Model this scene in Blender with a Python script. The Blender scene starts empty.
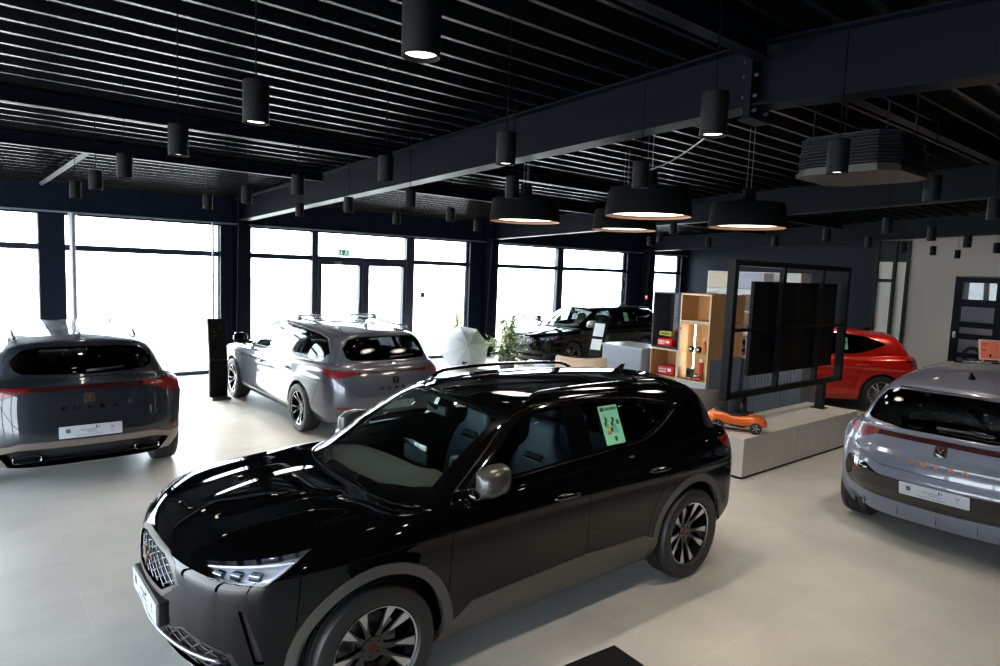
import bpy, bmesh, math, random
import numpy as np
from mathutils import Vector, Matrix
random.seed(7)
PI = math.pi
SC = bpy.context.scene
COL = SC.collection

# ---------------------------------------------------------------- materials
def srgb(r, g, b):
    f = lambda c: (c/255/12.92) if c/255 <= .04045 else ((c/255+.055)/1.055)**2.4
    return (f(r), f(g), f(b), 1)

MATS = {}
def mat(name, col, rough=.5, metal=0., coat=0., spec=.5, emit=0, ecol=None, noise=0., nscale=8., bump=0., bscale=60., crough=.03):
    if name in MATS: return MATS[name]
    m = bpy.data.materials.new(name); m.use_nodes = True
    nt = m.node_tree; b = nt.nodes['Principled BSDF']
    c = srgb(*col)
    b.inputs['Base Color'].default_value = c
    b.inputs['Roughness'].default_value = rough; b.inputs['Metallic'].default_value = metal
    b.inputs['Specular IOR Level'].default_value = spec
    if coat: b.inputs['Coat Weight'].default_value = coat; b.inputs['Coat Roughness'].default_value = crough
    if emit: b.inputs['Emission Color'].default_value = srgb(*(ecol or col)); b.inputs['Emission Strength'].default_value = emit
    if noise or bump:
        tc = nt.nodes.new('ShaderNodeTexCoord')
    if noise:
        n = nt.nodes.new('ShaderNodeTexNoise'); n.inputs['Scale'].default_value = nscale; n.inputs['Detail'].default_value = 6
        r = nt.nodes.new('ShaderNodeMixRGB')
        r.inputs[1].default_value = tuple(max(0, k*(1-noise)) for k in c[:3])+(1,); r.inputs[2].default_value = tuple(min(1, k*(1+noise)) for k in c[:3])+(1,)
        nt.links.new(tc.outputs['Object'], n.inputs['Vector']); nt.links.new(n.outputs['Fac'], r.inputs[0]); nt.links.new(r.outputs[0], b.inputs['Base Color'])
    if bump:
        n2 = nt.nodes.new('ShaderNodeTexNoise'); n2.inputs['Scale'].default_value = bscale; n2.inputs['Detail'].default_value = 4
        bp = nt.nodes.new('ShaderNodeBump'); bp.inputs['Strength'].default_value = bump; bp.inputs['Distance'].default_value = .01
        nt.links.new(tc.outputs['Object'], n2.inputs['Vector']); nt.links.new(n2.outputs['Fac'], bp.inputs['Height']); nt.links.new(bp.outputs['Normal'], b.inputs['Normal'])
    MATS[name] = m
    return m

def flake_paint(name, col, metal=.55, rough=.32):
    m = mat(name, col, rough, metal, coat=1., crough=.015, spec=.2)
    if not m.get('fl'):
        m['fl'] = 1
        nt = m.node_tree; b = nt.nodes['Principled BSDF']
        tc = nt.nodes.new('ShaderNodeTexCoord'); v = nt.nodes.new('ShaderNodeTexVoronoi'); v.inputs['Scale'].default_value = 900
        bp = nt.nodes.new('ShaderNodeBump'); bp.inputs['Strength'].default_value = .08; bp.inputs['Distance'].default_value = .002
        nt.links.new(tc.outputs['Object'], v.inputs['Vector']); nt.links.new(v.outputs['Color'], bp.inputs['Height']); nt.links.new(bp.outputs['Normal'], b.inputs['Normal'])
    return m

def glass(name, tint, ior=1.45, gloss_rough=0., fac_scale=1.):
    """sheet glass: tinted clear pane with a Fresnel reflection"""
    if name in MATS: return MATS[name]
    m = bpy.data.materials.new(name); m.use_nodes = True; nt = m.node_tree; nt.nodes.clear()
    out = nt.nodes.new('ShaderNodeOutputMaterial'); mix = nt.nodes.new('ShaderNodeMixShader')
    tr = nt.nodes.new('ShaderNodeBsdfTransparent'); gl = nt.nodes.new('ShaderNodeBsdfGlossy'); fr = nt.nodes.new('ShaderNodeFresnel')
    tr.inputs[0].default_value = tuple(tint)+(1,); gl.inputs['Roughness'].default_value = gloss_rough
    gl.inputs[0].default_value = (1, 1, 1, 1)
    ge = nt.nodes.new('ShaderNodeNewGeometry'); mr = nt.nodes.new('ShaderNodeMapRange'); mr.inputs[3].default_value = ior; mr.inputs[4].default_value = 1/ior
    nt.links.new(ge.outputs['Backfacing'], mr.inputs[0]); nt.links.new(mr.outputs[0], fr.inputs[0])
    nt.links.new(fr.outputs[0], mix.inputs[0]); nt.links.new(tr.outputs[0], mix.inputs[1]); nt.links.new(gl.outputs[0], mix.inputs[2]); nt.links.new(mix.outputs[0], out.inputs[0])
    MATS[name] = m
    return m

# ---------------------------------------------------------------- objects
def link(o, parent=None):
    COL.objects.link(o)
    if parent is not None: o.parent = parent
    return o

def mesh_obj(name, verts, faces, m=None, parent=None, smooth=True, mats=None, fmat=None):
    me = bpy.data.meshes.new(name)
    me.from_pydata([tuple(v) for v in verts], [], [tuple(f) for f in faces]); 
    if smooth: me.polygons.foreach_set('use_smooth', [True]*len(me.polygons))
    for k in (mats or ([m] if m else [])): me.materials.append(k)
    if fmat is not None: me.polygons.foreach_set('material_index', fmat)
    me.update()
    return link(bpy.data.objects.new(name, me), parent)

def thing(name, label, cat, loc=(0, 0, 0), rz=0, group=None):
    o = bpy.data.objects.new(name, None); COL.objects.link(o); o.empty_display_size = .1
    o.location = loc; o.rotation_euler = (0, 0, rz)
    return tag(o, label, cat, group)

def tag(o, label, cat, group=None):
    o['label'] = label; o['category'] = cat
    if group: o['group'] = group
    return o

def struct(o):
    o['kind'] = 'structure'; return o

class MB:
    """collects shapes into one mesh"""
    def __init__(s): s.bm = bmesh.new()
    def _x(s, verts, M):
        if M is not None: bmesh.ops.transform(s.bm, matrix=M, verts=verts)
    def box(s, lo, hi, bev=0, seg=2, M=None):
        r = bmesh.ops.create_cube(s.bm, size=1); vs = r['verts']
        lo = Vector(lo); hi = Vector(hi); c = (lo+hi)/2; d = hi-lo
        for v in vs: v.co = Vector((v.co.x*d.x, v.co.y*d.y, v.co.z*d.z))+c
        if bev:
            es = list({e for v in vs for e in v.link_edges})
            rr = bmesh.ops.bevel(s.bm, geom=es, offset=bev, segments=seg, profile=.5, affect='EDGES')
            vs = list({v for f in rr['faces'] for v in f.verts}|{v for v in vs if v.is_valid})
        s._x(vs, M); return s
    def cyl(s, p, q, r, r2=None, seg=24, caps=True):
        p = Vector(p); q = Vector(q); d = q-p; L = d.length
        rr = bmesh.ops.create_cone(s.bm, cap_ends=caps, segments=seg, radius1=r, radius2=r if r2 is None else r2, depth=L)
        M = Matrix.Translation((p+q)/2) @ d.to_track_quat('Z', 'Y').to_matrix().to_4x4()
        bmesh.ops.transform(s.bm, matrix=M, verts=rr['verts']); return s
    def lathe(s, prof, seg=32, M=None, closed=False):
        rows = []
        for k in range(seg):
            a = 2*PI*k/seg
            rows.append([s.bm.verts.new((r*math.cos(a), r*math.sin(a), z)) for r, z in prof])
        n = len(prof)
        for k in range(seg):
            A = rows[k]; B = rows[(k+1) % seg]
            for i in range(n if closed else n-1):
                j = (i+1) % n
                s.bm.faces.new((A[i], B[i], B[j], A[j]))
        s._x([v for r in rows for v in r], M)
        return s
    def prism(s, poly, z0, z1, M=None, bev=0):
        """polygon in xy extruded from z0 to z1"""
        a = [s.bm.verts.new((x, y, z0)) for x, y in poly]; b = [s.bm.verts.new((x, y, z1)) for x, y in poly]
        n = len(poly)
        ar = sum(poly[i][0]*poly[(i+1) % n][1]-poly[(i+1) % n][0]*poly[i][1] for i in range(n))
        if ar < 0: a.reverse(); b.reverse()
        fs = [s.bm.faces.new(list(reversed(a))), s.bm.faces.new(b)]
        for i in range(n):
            j = (i+1) % n; fs.append(s.bm.faces.new((a[i], a[j], b[j], b[i])))
        vs = a+b
        if bev:
            es = list({e for f in fs[:2] for e in f.edges})
            rr = bmesh.ops.bevel(s.bm, geom=es, offset=bev, segments=2, profile=.5, affect='EDGES')
            vs = list({v for f in rr['faces'] for v in f.verts}|{v for v in vs if v.is_valid})
        s._x(vs, M); return s
    def tube(s, pts, r, seg=8, closed=False, caps=True, flat=1.):
        pts = [Vector(p) for p in pts]; n = len(pts); rings = []
        up = Vector((0, 0, 1)); rad = r if hasattr(r, '__len__') else [r]*n
        for i in range(n):
            if closed: t = pts[(i+1) % n]-pts[i-1]
            else: t = pts[min(i+1, n-1)]-pts[max(i-1, 0)]
            t.normalize()
            a = t.cross(up)
            if a.length < 1e-4: a = t.cross(Vector((0, 1, 0)))
            a.normalize(); b = a.cross(t)
            rings.append([s.bm.verts.new(pts[i]+rad[i]*(math.cos(2*PI*k/seg)*a+math.sin(2*PI*k/seg)*b*flat)) for k in range(seg)])
        for i in range(n if closed else n-1):
            A = rings[i]; B = rings[(i+1) % n]
            for k in range(seg): s.bm.faces.new((A[k], B[k], B[(k+1) % seg], A[(k+1) % seg]))
        if caps and not closed:
            s.bm.faces.new(rings[0]); s.bm.faces.new(list(reversed(rings[-1])))
        return s
    def sweep(s, pts, prof):
        """closed profile (offsets across, up) carried along a path in plan"""
        pts = [Vector(p) for p in pts]; n = len(pts); rings = []
        for i in range(n):
            t = pts[min(i+1, n-1)]-pts[max(i-1, 0)]; t.normalize(); a = Vector((t.y, -t.x, 0)); a.normalize(); b = a.cross(t)
            rings.append([s.bm.verts.new(pts[i]+a*x+b*z) for x, z in prof])
        m = len(prof)
        for i in range(n-1):
            for k in range(m): s.bm.faces.new((rings[i][k], rings[i][(k+1) % m], rings[i+1][(k+1) % m], rings[i+1][k]))
        s.bm.faces.new(rings[0]); s.bm.faces.new(list(reversed(rings[-1]))); return s
    def loft(s, rings, caps=True, M=None):
        R = [[s.bm.verts.new(p) for p in r] for r in rings]; m = len(rings[0])
        for i in range(len(R)-1):
            for k in range(m): s.bm.faces.new((R[i][k], R[i][(k+1) % m], R[i+1][(k+1) % m], R[i+1][k]))
        if caps: s.bm.faces.new(list(reversed(R[0]))); s.bm.faces.new(R[-1])
        s._x([v for r in R for v in r], M); return s
    def grid(s, P):
        V = [[s.bm.verts.new(p) for p in row] for row in P]
        for j in range(len(V)-1):
            for i in range(len(V[0])-1): s.bm.faces.new((V[j][i], V[j][i+1], V[j+1][i+1], V[j+1][i]))
        return s
    def ellipsoid(s, c, r, e=1., seg=20, M=None):
        """superellipsoid; e below 1 is boxier"""
        f = lambda w, p: math.copysign(abs(w)**p, w)
        rings = []
        for j in range(1, seg//2):
            ph = -PI/2+PI*j/(seg//2); cp, sp = f(math.cos(ph), e), f(math.sin(ph), e)
            rings.append([(c[0]+r[0]*cp*f(math.cos(2*PI*k/seg), e), c[1]+r[1]*cp*f(math.sin(2*PI*k/seg), e), c[2]+r[2]*sp) for k in range(seg)])
        return s.loft(rings, True, M)
    def out(s, name, m=None, parent=None, smooth=False, auto=None, fix=True):
        if fix: bmesh.ops.recalc_face_normals(s.bm, faces=s.bm.faces[:])
        me = bpy.data.meshes.new(name)
        if auto is not None:
            for e in s.bm.edges:
                if len(e.link_faces) == 2 and e.calc_face_angle(0) > auto: e.smooth = False
            smooth = True
        if smooth:
            for f in s.bm.faces: f.smooth = True
        s.bm.to_mesh(me); s.bm.free()
        if m: me.materials.append(m)
        return link(bpy.data.objects.new(name, me), parent)

def ring(n, a, b, e=2.5):
    f = lambda w: math.copysign(abs(w)**(2/e), w)
    return [(a*f(math.cos(2*PI*k/n)), b*f(math.sin(2*PI*k/n))) for k in range(n)]

def text_obj(name, body, size, m, parent=None, M=None, extrude=.002, sx=1., spacing=1., align='CENTER', bold=0):
    c = bpy.data.curves.new(name, 'FONT'); c.body = body; c.size = size; c.extrude = extrude; c.align_x = align; c.align_y = 'CENTER'; c.space_character = spacing
    c.resolution_u = 3; c.offset = bold
    c.materials.append(m)
    o = bpy.data.objects.new(name, c)
    link(o, parent)
    if M is not None: o.matrix_local = M @ Matrix.Diagonal((sx, 1, 1, 1))
    return o

def frame(origin, xdir, ydir):
    """matrix with local x along xdir and local y along ydir"""
    x = Vector(xdir).normalized(); z = x.cross(Vector(ydir)).normalized(); y = z.cross(x)
    return Matrix(((x.x, y.x, z.x, origin[0]), (x.y, y.y, z.y, origin[1]), (x.z, y.z, z.z, origin[2]), (0, 0, 0, 1)))

def copy_tree(o, parent=None):
    c = o.copy(); COL.objects.link(c)
    if parent is not None: c.parent = parent; c.matrix_parent_inverse = o.matrix_parent_inverse.copy()
    for ch in list(o.children): copy_tree(ch, c)
    return c

def round_poly(poly, r, n=4):
    out = []; N = len(poly)
    for i in range(N):
        p = np.array(poly[i-1], float); q = np.array(poly[i], float); s = np.array(poly[(i+1) % N], float)
        a = p-q; b = s-q; la = np.linalg.norm(a); lb = np.linalg.norm(b); k = min(r, la*.45, lb*.45)
        A = q+a/la*k; B = q+b/lb*k
        for t in np.linspace(0, 1, n+1): out.append(tuple((1-t)**2*A+2*t*(1-t)*q+t*t*B))
    return out

# ---------------------------------------------------------------- car body surface
def _bs(t):
    return np.stack([(1-t)**3, 3*t**3-6*t**2+4, -3*t**3+3*t**2+3*t+1, t**3], -1)/6.0

class Surf:
    """smooth half body (y >= 0): control points P[row, col, xyz]; u runs rear centre -> front centre, v sill -> roof spine"""
    def __init__(s, P, pia=2, warp=None):
        s.P = P; s.nr, s.nc = P.shape[:2]; s.warp = warp
        C = P.copy()
        uu, vv = np.meshgrid(np.arange(s.nc, dtype=float), np.arange(s.nr, dtype=float))
        for _ in range(pia):
            s._pad(C); C = C + 0.8*(P - s._raw(uu.ravel(), vv.ravel()).reshape(P.shape))
        s._pad(C)
    def _pad(s, C):
        f = np.array([1., -1., 1.])
        a = np.concatenate([C[:, 1:2]*f, C, C[:, -2:-1]*f], 1)
        s.C = np.concatenate([2*a[0:1]-a[1:2], a, a[-2:-1]*f], 0)
    def _raw(s, u, v):
        i = np.clip(np.floor(u).astype(int), 0, s.nc-2); j = np.clip(np.floor(v).astype(int), 0, s.nr-2)
        bu = _bs(u-i); bv = _bs(v-j)
        out = np.zeros((len(u), 3))
        for a in range(4):
            for b in range(4):
                out += (bv[:, a]*bu[:, b])[:, None]*s.C[j+a, i+b]
        return out
    def ev(s, u, v):
        p = s._raw(np.clip(u, 0, s.nc-1), np.clip(v, 0, s.nr-1))
        if s.warp is not None: p = s.warp(p, u, v)
        return p
    def nrm(s, u, v, e=1e-3):
        du = s.ev(u+e, v)-s.ev(u-e, v); dv = s.ev(u, v+e)-s.ev(u, v-e)
        n = np.cross(du, dv); l = np.linalg.norm(n, axis=1); l[l < 1e-12] = 1
        return n/l[:, None]

def body_rows(T):
    wb = T['wb']; X = [None]*13
    cx = T.get('cx', [-.48, 0, .205*wb, .45*wb, .67*wb, .86*wb, wb, wb+.44])
    cy = T.get('cy', [.965, 1, .99, .985, .985, .99, 1, .955])
    def row(xr, xf, W, z, fo=(0, 0), ro=(0, 0)):
        zz = np.interp(range(15), [0, 2, 4, 6, 8, 10, 12, 14], z)
        pts = [(xr, 0), (xr+T.get('r1', .015), .40), (xr+T.get('r2', .075)+ro[0], .675*W/.92), (xr+T.get('r3', .24)+ro[0], .915*W)]
        pts += [(cx[k], cy[k]*W) for k in range(8)]
        pts += [(xf-T.get('f2', .17)+fo[0], T.get('fy2', .71)*W/.92), (xf-T.get('f1', .045)+fo[1], .40), (xf, 0)]
        return np.array([(p[0], p[1], q) for p, q in zip(pts, zz)])
    R = [row(*r) for r in T['rows']]
    A = np.array(T['r7'], float); B = np.array(T['r9'], float); D = np.array([(x, 0, z) for x, z in T['r12']], float)
    bh = T.get('hood_bulge', .035)
    def mid(t):
        m = R[4]*(1-t)+A*t
        s = np.zeros((15, 3)); k = np.sin(np.pi*t)
        s[10:, 2] = bh*np.array([.75, .9, 1, 1, 1])*k; s[3:10, 1] = .018*k; s[0:3, 0] = -.012*k; s[10:12, 1] = [.018*k, .012*k]
        return m+s
    R += [mid(T.get('t5', .48)), mid(T.get('t6', .86)), A]
    g = (A+B)/2; k = T.get('glass_bulge', .022)
    o = np.zeros((15, 3)); o[3:11, 1] = k; o[0:3, 0] = -k; o[0:3, 2] = k*.6; o[11:, 0] = k*.7; o[11:, 2] = k*.9
    R += [g+o, B]
    for t, f in ((.34, .62), (.68, .91)):
        m = B*(1-t)+D*t; m[:, 2] = B[:, 2]+(D[:, 2]-B[:, 2])*f; R.append(m)
    R.append(D)
    return np.array(R)

CROSS = {}
CROSS['rows'] = [  # xr, xf, half width, z at cols 0 2 4 6 8 10 12 14
    (-.76, 3.36, .80, [.27, .27, .24, .215, .205, .205, .20, .20]),
    (-.855, 3.50, .905, [.42, .42, .40, .345, .34, .345, .33, .33]),
    (-.885, 3.54, .900, [.60, .60, .57, .54, .53, .53, .51, .51]),
    (-.845, 3.525, .925, [.79, .79, .77, .755, .745, .735, .72, .72]),
    (-.815, 3.455, .905, [1.03, 1.02, .965, .91, .90, .90, .885, .875]),
]
CROSS['wb'] = 2.68
CROSS['r7'] = [(-.66, 0, 1.115), (-.645, .40, 1.11), (-.585, .635, 1.10), (-.44, .745, 1.09), (-.2, .795, 1.075), (.15, .81, 1.07), (.6, .82, 1.06), (1.2, .82, 1.045), (1.75, .815, 1.025),
               (2.10, .80, 1.005), (2.22, .755, .985), (2.30, .66, .98), (2.355, .50, .985), (2.385, .26, .99), (2.395, 0, .99)]
CROSS['r9'] = [(-.50, 0, 1.405), (-.49, .34, 1.395), (-.45, .52, 1.375), (-.32, .59, 1.375), (-.08, .61, 1.39), (.25, .625, 1.415), (.65, .635, 1.43), (1.1, .63, 1.43), (1.4, .62, 1.415),
               (1.56, .60, 1.395), (1.63, .55, 1.39), (1.68, .47, 1.40), (1.72, .36, 1.415), (1.755, .19, 1.43), (1.765, 0, 1.435)]
CROSS['r12'] = [(-.44, 1.435), (-.40, 1.44), (-.31, 1.447), (-.2, 1.458), (-.02, 1.47), (.22, 1.481), (.55, 1.49), (.95, 1.492), (1.2, 1.486), (1.36, 1.478), (1.45, 1.471), (1.52, 1.465), (1.58, 1.459), (1.63, 1.454), (1.665, 1.45)]

# ---------------------------------------------------------------- car body split into panels
def _inside(p, poly):
    x, y = p[:, 0], p[:, 1]; r = np.zeros(len(p), bool); n = len(poly)
    for i in range(n):
        x1, y1 = poly[i-1]; x2, y2 = poly[i]
        if y1 == y2: continue
        c = ((y1 > y) != (y2 > y)) & (x < (x2-x1)*(y-y1)/(y2-y1)+x1)
        r ^= c
    return r

def _nearest(p, poly):
    best = np.full(len(p), 1e9); out = p.copy(); n = len(poly)
    for i in range(n):
        a = np.array(poly[i-1], float); b = np.array(poly[i], float); d = b-a; L = d@d
        if L < 1e-12: continue
        t = np.clip(((p-a)@d)/L, 0, 1); q = a+t[:, None]*d; e = np.linalg.norm(p-q, axis=1); k = e < best
        best[k] = e[k]; out[k] = q[k]
    return out, best

R2 = math.sqrt(.5)
AX = {'xz': lambda P, w: P[:, [0, 2]], 'yz': lambda P, w: P[:, [1, 2]], 'xy': lambda P, w: P[:, [0, 1]], 'uv': lambda P, w: w,
      'fd': lambda P, w: np.stack([(P[:, 1]-P[:, 0])*R2, P[:, 2]], 1), 'rd': lambda P, w: np.stack([(P[:, 1]+P[:, 0])*R2, P[:, 2]], 1)}
USEG = [10, 9, 11, 11, 16, 17, 19, 16, 14, 12, 15, 19, 18, 15]
VSEG = [5, 8, 9, 11, 9, 10, 10, 11, 13, 5, 6, 5]

class Body:
    def __init__(s, S):
        s.S = S
        g = lambda seg: np.concatenate([np.linspace(i, i+1, n, endpoint=False) for i, n in enumerate(seg)]+[[len(seg)]])
        us, vs = g(USEG), g(VSEG); s.nu, s.nv = len(us), len(vs)
        U, V = np.meshgrid(us, vs); s.uv = np.stack([U.ravel(), V.ravel()], 1)
        s.P = S.ev(s.uv[:, 0], s.uv[:, 1])
        nu = s.nu; idx = np.arange(s.nu*s.nv).reshape(s.nv, nu)
        a = idx[:-1, :-1].ravel(); s.F = np.stack([a, a+nu, a+nu+1, a+1], 1)
        s.lab = np.zeros(len(s.F), int); s.names = ['body']; s.lock = np.zeros(len(s.P), bool)
        s.ub = (s.uv[:, 0] == 0) | (s.uv[:, 0] == us[-1]); s.vb = (s.uv[:, 1] == 0) | (s.uv[:, 1] == vs[-1])
    def newton(s, ax, uv, tgt, ub=None, vb=None, it=7):
        pr = lambda w: AX[ax](s.S.ev(w[:, 0], w[:, 1]), w)
        uv = uv.copy(); e = 1e-4
        for _ in range(it):
            p = pr(uv); r = tgt-p
            du = (pr(uv+[e, 0])-p)/e; dv = (pr(uv+[0, e])-p)/e
            det = du[:, 0]*dv[:, 1]-du[:, 1]*dv[:, 0]; det = np.where(np.abs(det) < 1e-9, 1e-9, det)
            a = (r[:, 0]*dv[:, 1]-r[:, 1]*dv[:, 0])/det; b = (du[:, 0]*r[:, 1]-du[:, 1]*r[:, 0])/det
            if ub is not None:
                b = np.where(ub, (dv*r).sum(1)/np.maximum((dv*dv).sum(1), 1e-12), b); a = np.where(ub, 0, a)
                a = np.where(vb, (du*r).sum(1)/np.maximum((du*du).sum(1), 1e-12), a); b = np.where(vb, 0, b)
            uv[:, 0] += np.clip(a, -.15, .15); uv[:, 1] += np.clip(b, -.15, .15)
            uv[:, 0] = np.clip(uv[:, 0], 0, s.S.nc-1); uv[:, 1] = np.clip(uv[:, 1], 0, s.S.nr-1)
        return uv, np.linalg.norm(pr(uv)-tgt, axis=1)
    def region(s, name, ax, poly, cond=None, over=('body',)):
        if name not in s.names: s.names.append(name)
        k = s.names.index(name); ids = [s.names.index(o) for o in over if o in s.names]
        Pc = s.P[s.F].mean(1); wc = s.uv[s.F].mean(1)
        ok = np.isin(s.lab, ids)
        if cond is not None: ok &= cond(Pc, wc)
        ins = ok & _inside(AX[ax](Pc, wc), poly)
        s.lab[ins] = k
        fi = np.zeros(len(s.P), bool); fo = fi.copy(); fi[s.F[ins].ravel()] = 1; fo[s.F[ok & ~ins].ravel()] = 1
        B = np.where(fi & fo & ~s.lock)[0]
        if len(B) == 0: return
        pb = AX[ax](s.P[B], s.uv[B]); t, d = _nearest(pb, poly)
        n = len(poly)
        for i in range(n):
            a = np.array(poly[i-1])-poly[i]; b = np.array(poly[(i+1) % n])-poly[i]
            la, lb = np.linalg.norm(a), np.linalg.norm(b)
            if la*lb > 0 and (a@b)/(la*lb) > -.9:
                dd = np.linalg.norm(pb-np.array(poly[i]), axis=1); j = dd.argmin()
                if dd[j] < (.3 if ax == 'uv' else .03): t[j] = poly[i]
        w, e = s.newton(ax, s.uv[B], t, s.ub[B], s.vb[B])
        good = (e < .01) | s.ub[B] | s.vb[B]; good &= np.linalg.norm(w-s.uv[B], axis=1) < .6
        s.uv[B[good]] = w[good]; s.P[B] = s.S.ev(s.uv[B, 0], s.uv[B, 1]); s.lock[B] = True
    def find(s, ax, pts, cond=None):
        pts = np.array(pts, float); pr = AX[ax](s.P, s.uv); m = np.ones(len(s.P), bool) if cond is None else cond(s.P, s.uv)
        I = np.where(m)[0]; w0 = np.array([s.uv[I[np.linalg.norm(pr[I]-q, axis=1).argmin()]] for q in pts])
        w, e = s.newton(ax, w0, pts, it=12)
        return s.S.ev(w[:, 0], w[:, 1]), -s.S.nrm(w[:, 0], w[:, 1])
    def finish(s):
        n = len(s.P); N = -s.S.nrm(np.clip(s.uv[:, 0], .002, s.S.nc-1.002), np.clip(s.uv[:, 1], .002, s.S.nr-1.002))
        c = s.ub | (s.uv[:, 1] == s.S.nr-1)
        s.P[c, 1] = 0; N[c, 1] = 0; N /= np.linalg.norm(N, axis=1)[:, None]
        f = np.array([1, -1, 1]); s.PF = np.concatenate([s.P, s.P*f]); s.NF = np.concatenate([N, N*f])
        m = np.arange(n)+n; m[c] = np.where(c)[0]
        s.FF = np.concatenate([s.F, m[s.F[:, ::-1]]]); s.LF = np.concatenate([s.lab, s.lab]); s.side = np.repeat([1, -1], len(s.F))
    def faces(s, labels, side=0):
        if isinstance(labels, str): labels = (labels,)
        ids = [s.names.index(l) for l in labels if l in s.names]
        k = np.isin(s.LF, ids)
        if side: k &= s.side == side
        return s.FF[k]
    def panel(s, name, F, m, parent, off=0., gap=.0025, depth=.012, flange=True):
        if len(F) == 0: return None
        ids, inv = np.unique(F, return_inverse=True); L = inv.reshape(F.shape)
        V = s.PF[ids]+s.NF[ids]*off; N = s.NF[ids].copy()
        E = {}
        for f in L.tolist():
            for i in range(4):
                a, b = f[i], f[(i+1) % 4]
                if a != b: E[(a, b)] = 1
        bd = [e for e in E if (e[1], e[0]) not in E]
        acc = np.zeros((len(ids), 3)); cnt = np.zeros(len(ids)); C = V[L].mean(1)
        for i in range(4): np.add.at(acc, L[:, i], C); np.add.at(cnt, L[:, i], 1)
        bv = sorted({i for e in bd for i in e}); mp = {b: k for k, b in enumerate(bv)}
        q = np.array(bv, int); inn = acc[q]/cnt[q][:, None]-V[q]; inn -= (inn*N[q]).sum(1)[:, None]*N[q]
        inn /= np.maximum(np.linalg.norm(inn, axis=1), 1e-9)[:, None]
        V[q] += inn*gap
        faces = L.tolist(); verts = V; nor = N
        if flange:
            n0 = len(V); nb = len(bv)
            verts = np.concatenate([V, V[q], V[q]-N[q]*depth]); nor = np.concatenate([N, -inn, -inn])
            for a, b in bd:
                A, B = n0+mp[a], n0+mp[b]; faces.append([A, A+nb, B+nb, B])
        me = bpy.data.meshes.new(name); fs = [list(dict.fromkeys(f)) for f in faces]; fs = [f for f in fs if len(f) > 2]
        me.from_pydata(verts.tolist(), [], fs); me.polygons.foreach_set('use_smooth', [True]*len(fs))
        me.materials.append(m); me.update()
        me.normals_split_custom_set_from_vertices([tuple(x) for x in nor])
        return link(bpy.data.objects.new(name, me), parent)

def arc_poly(c, r, a0=0, a1=360, n=40):
    return [(c[0]+r*math.cos(math.radians(a0+(a1-a0)*i/n)), c[1]+r*math.sin(math.radians(a0+(a1-a0)*i/n))) for i in range(n)]

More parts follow.
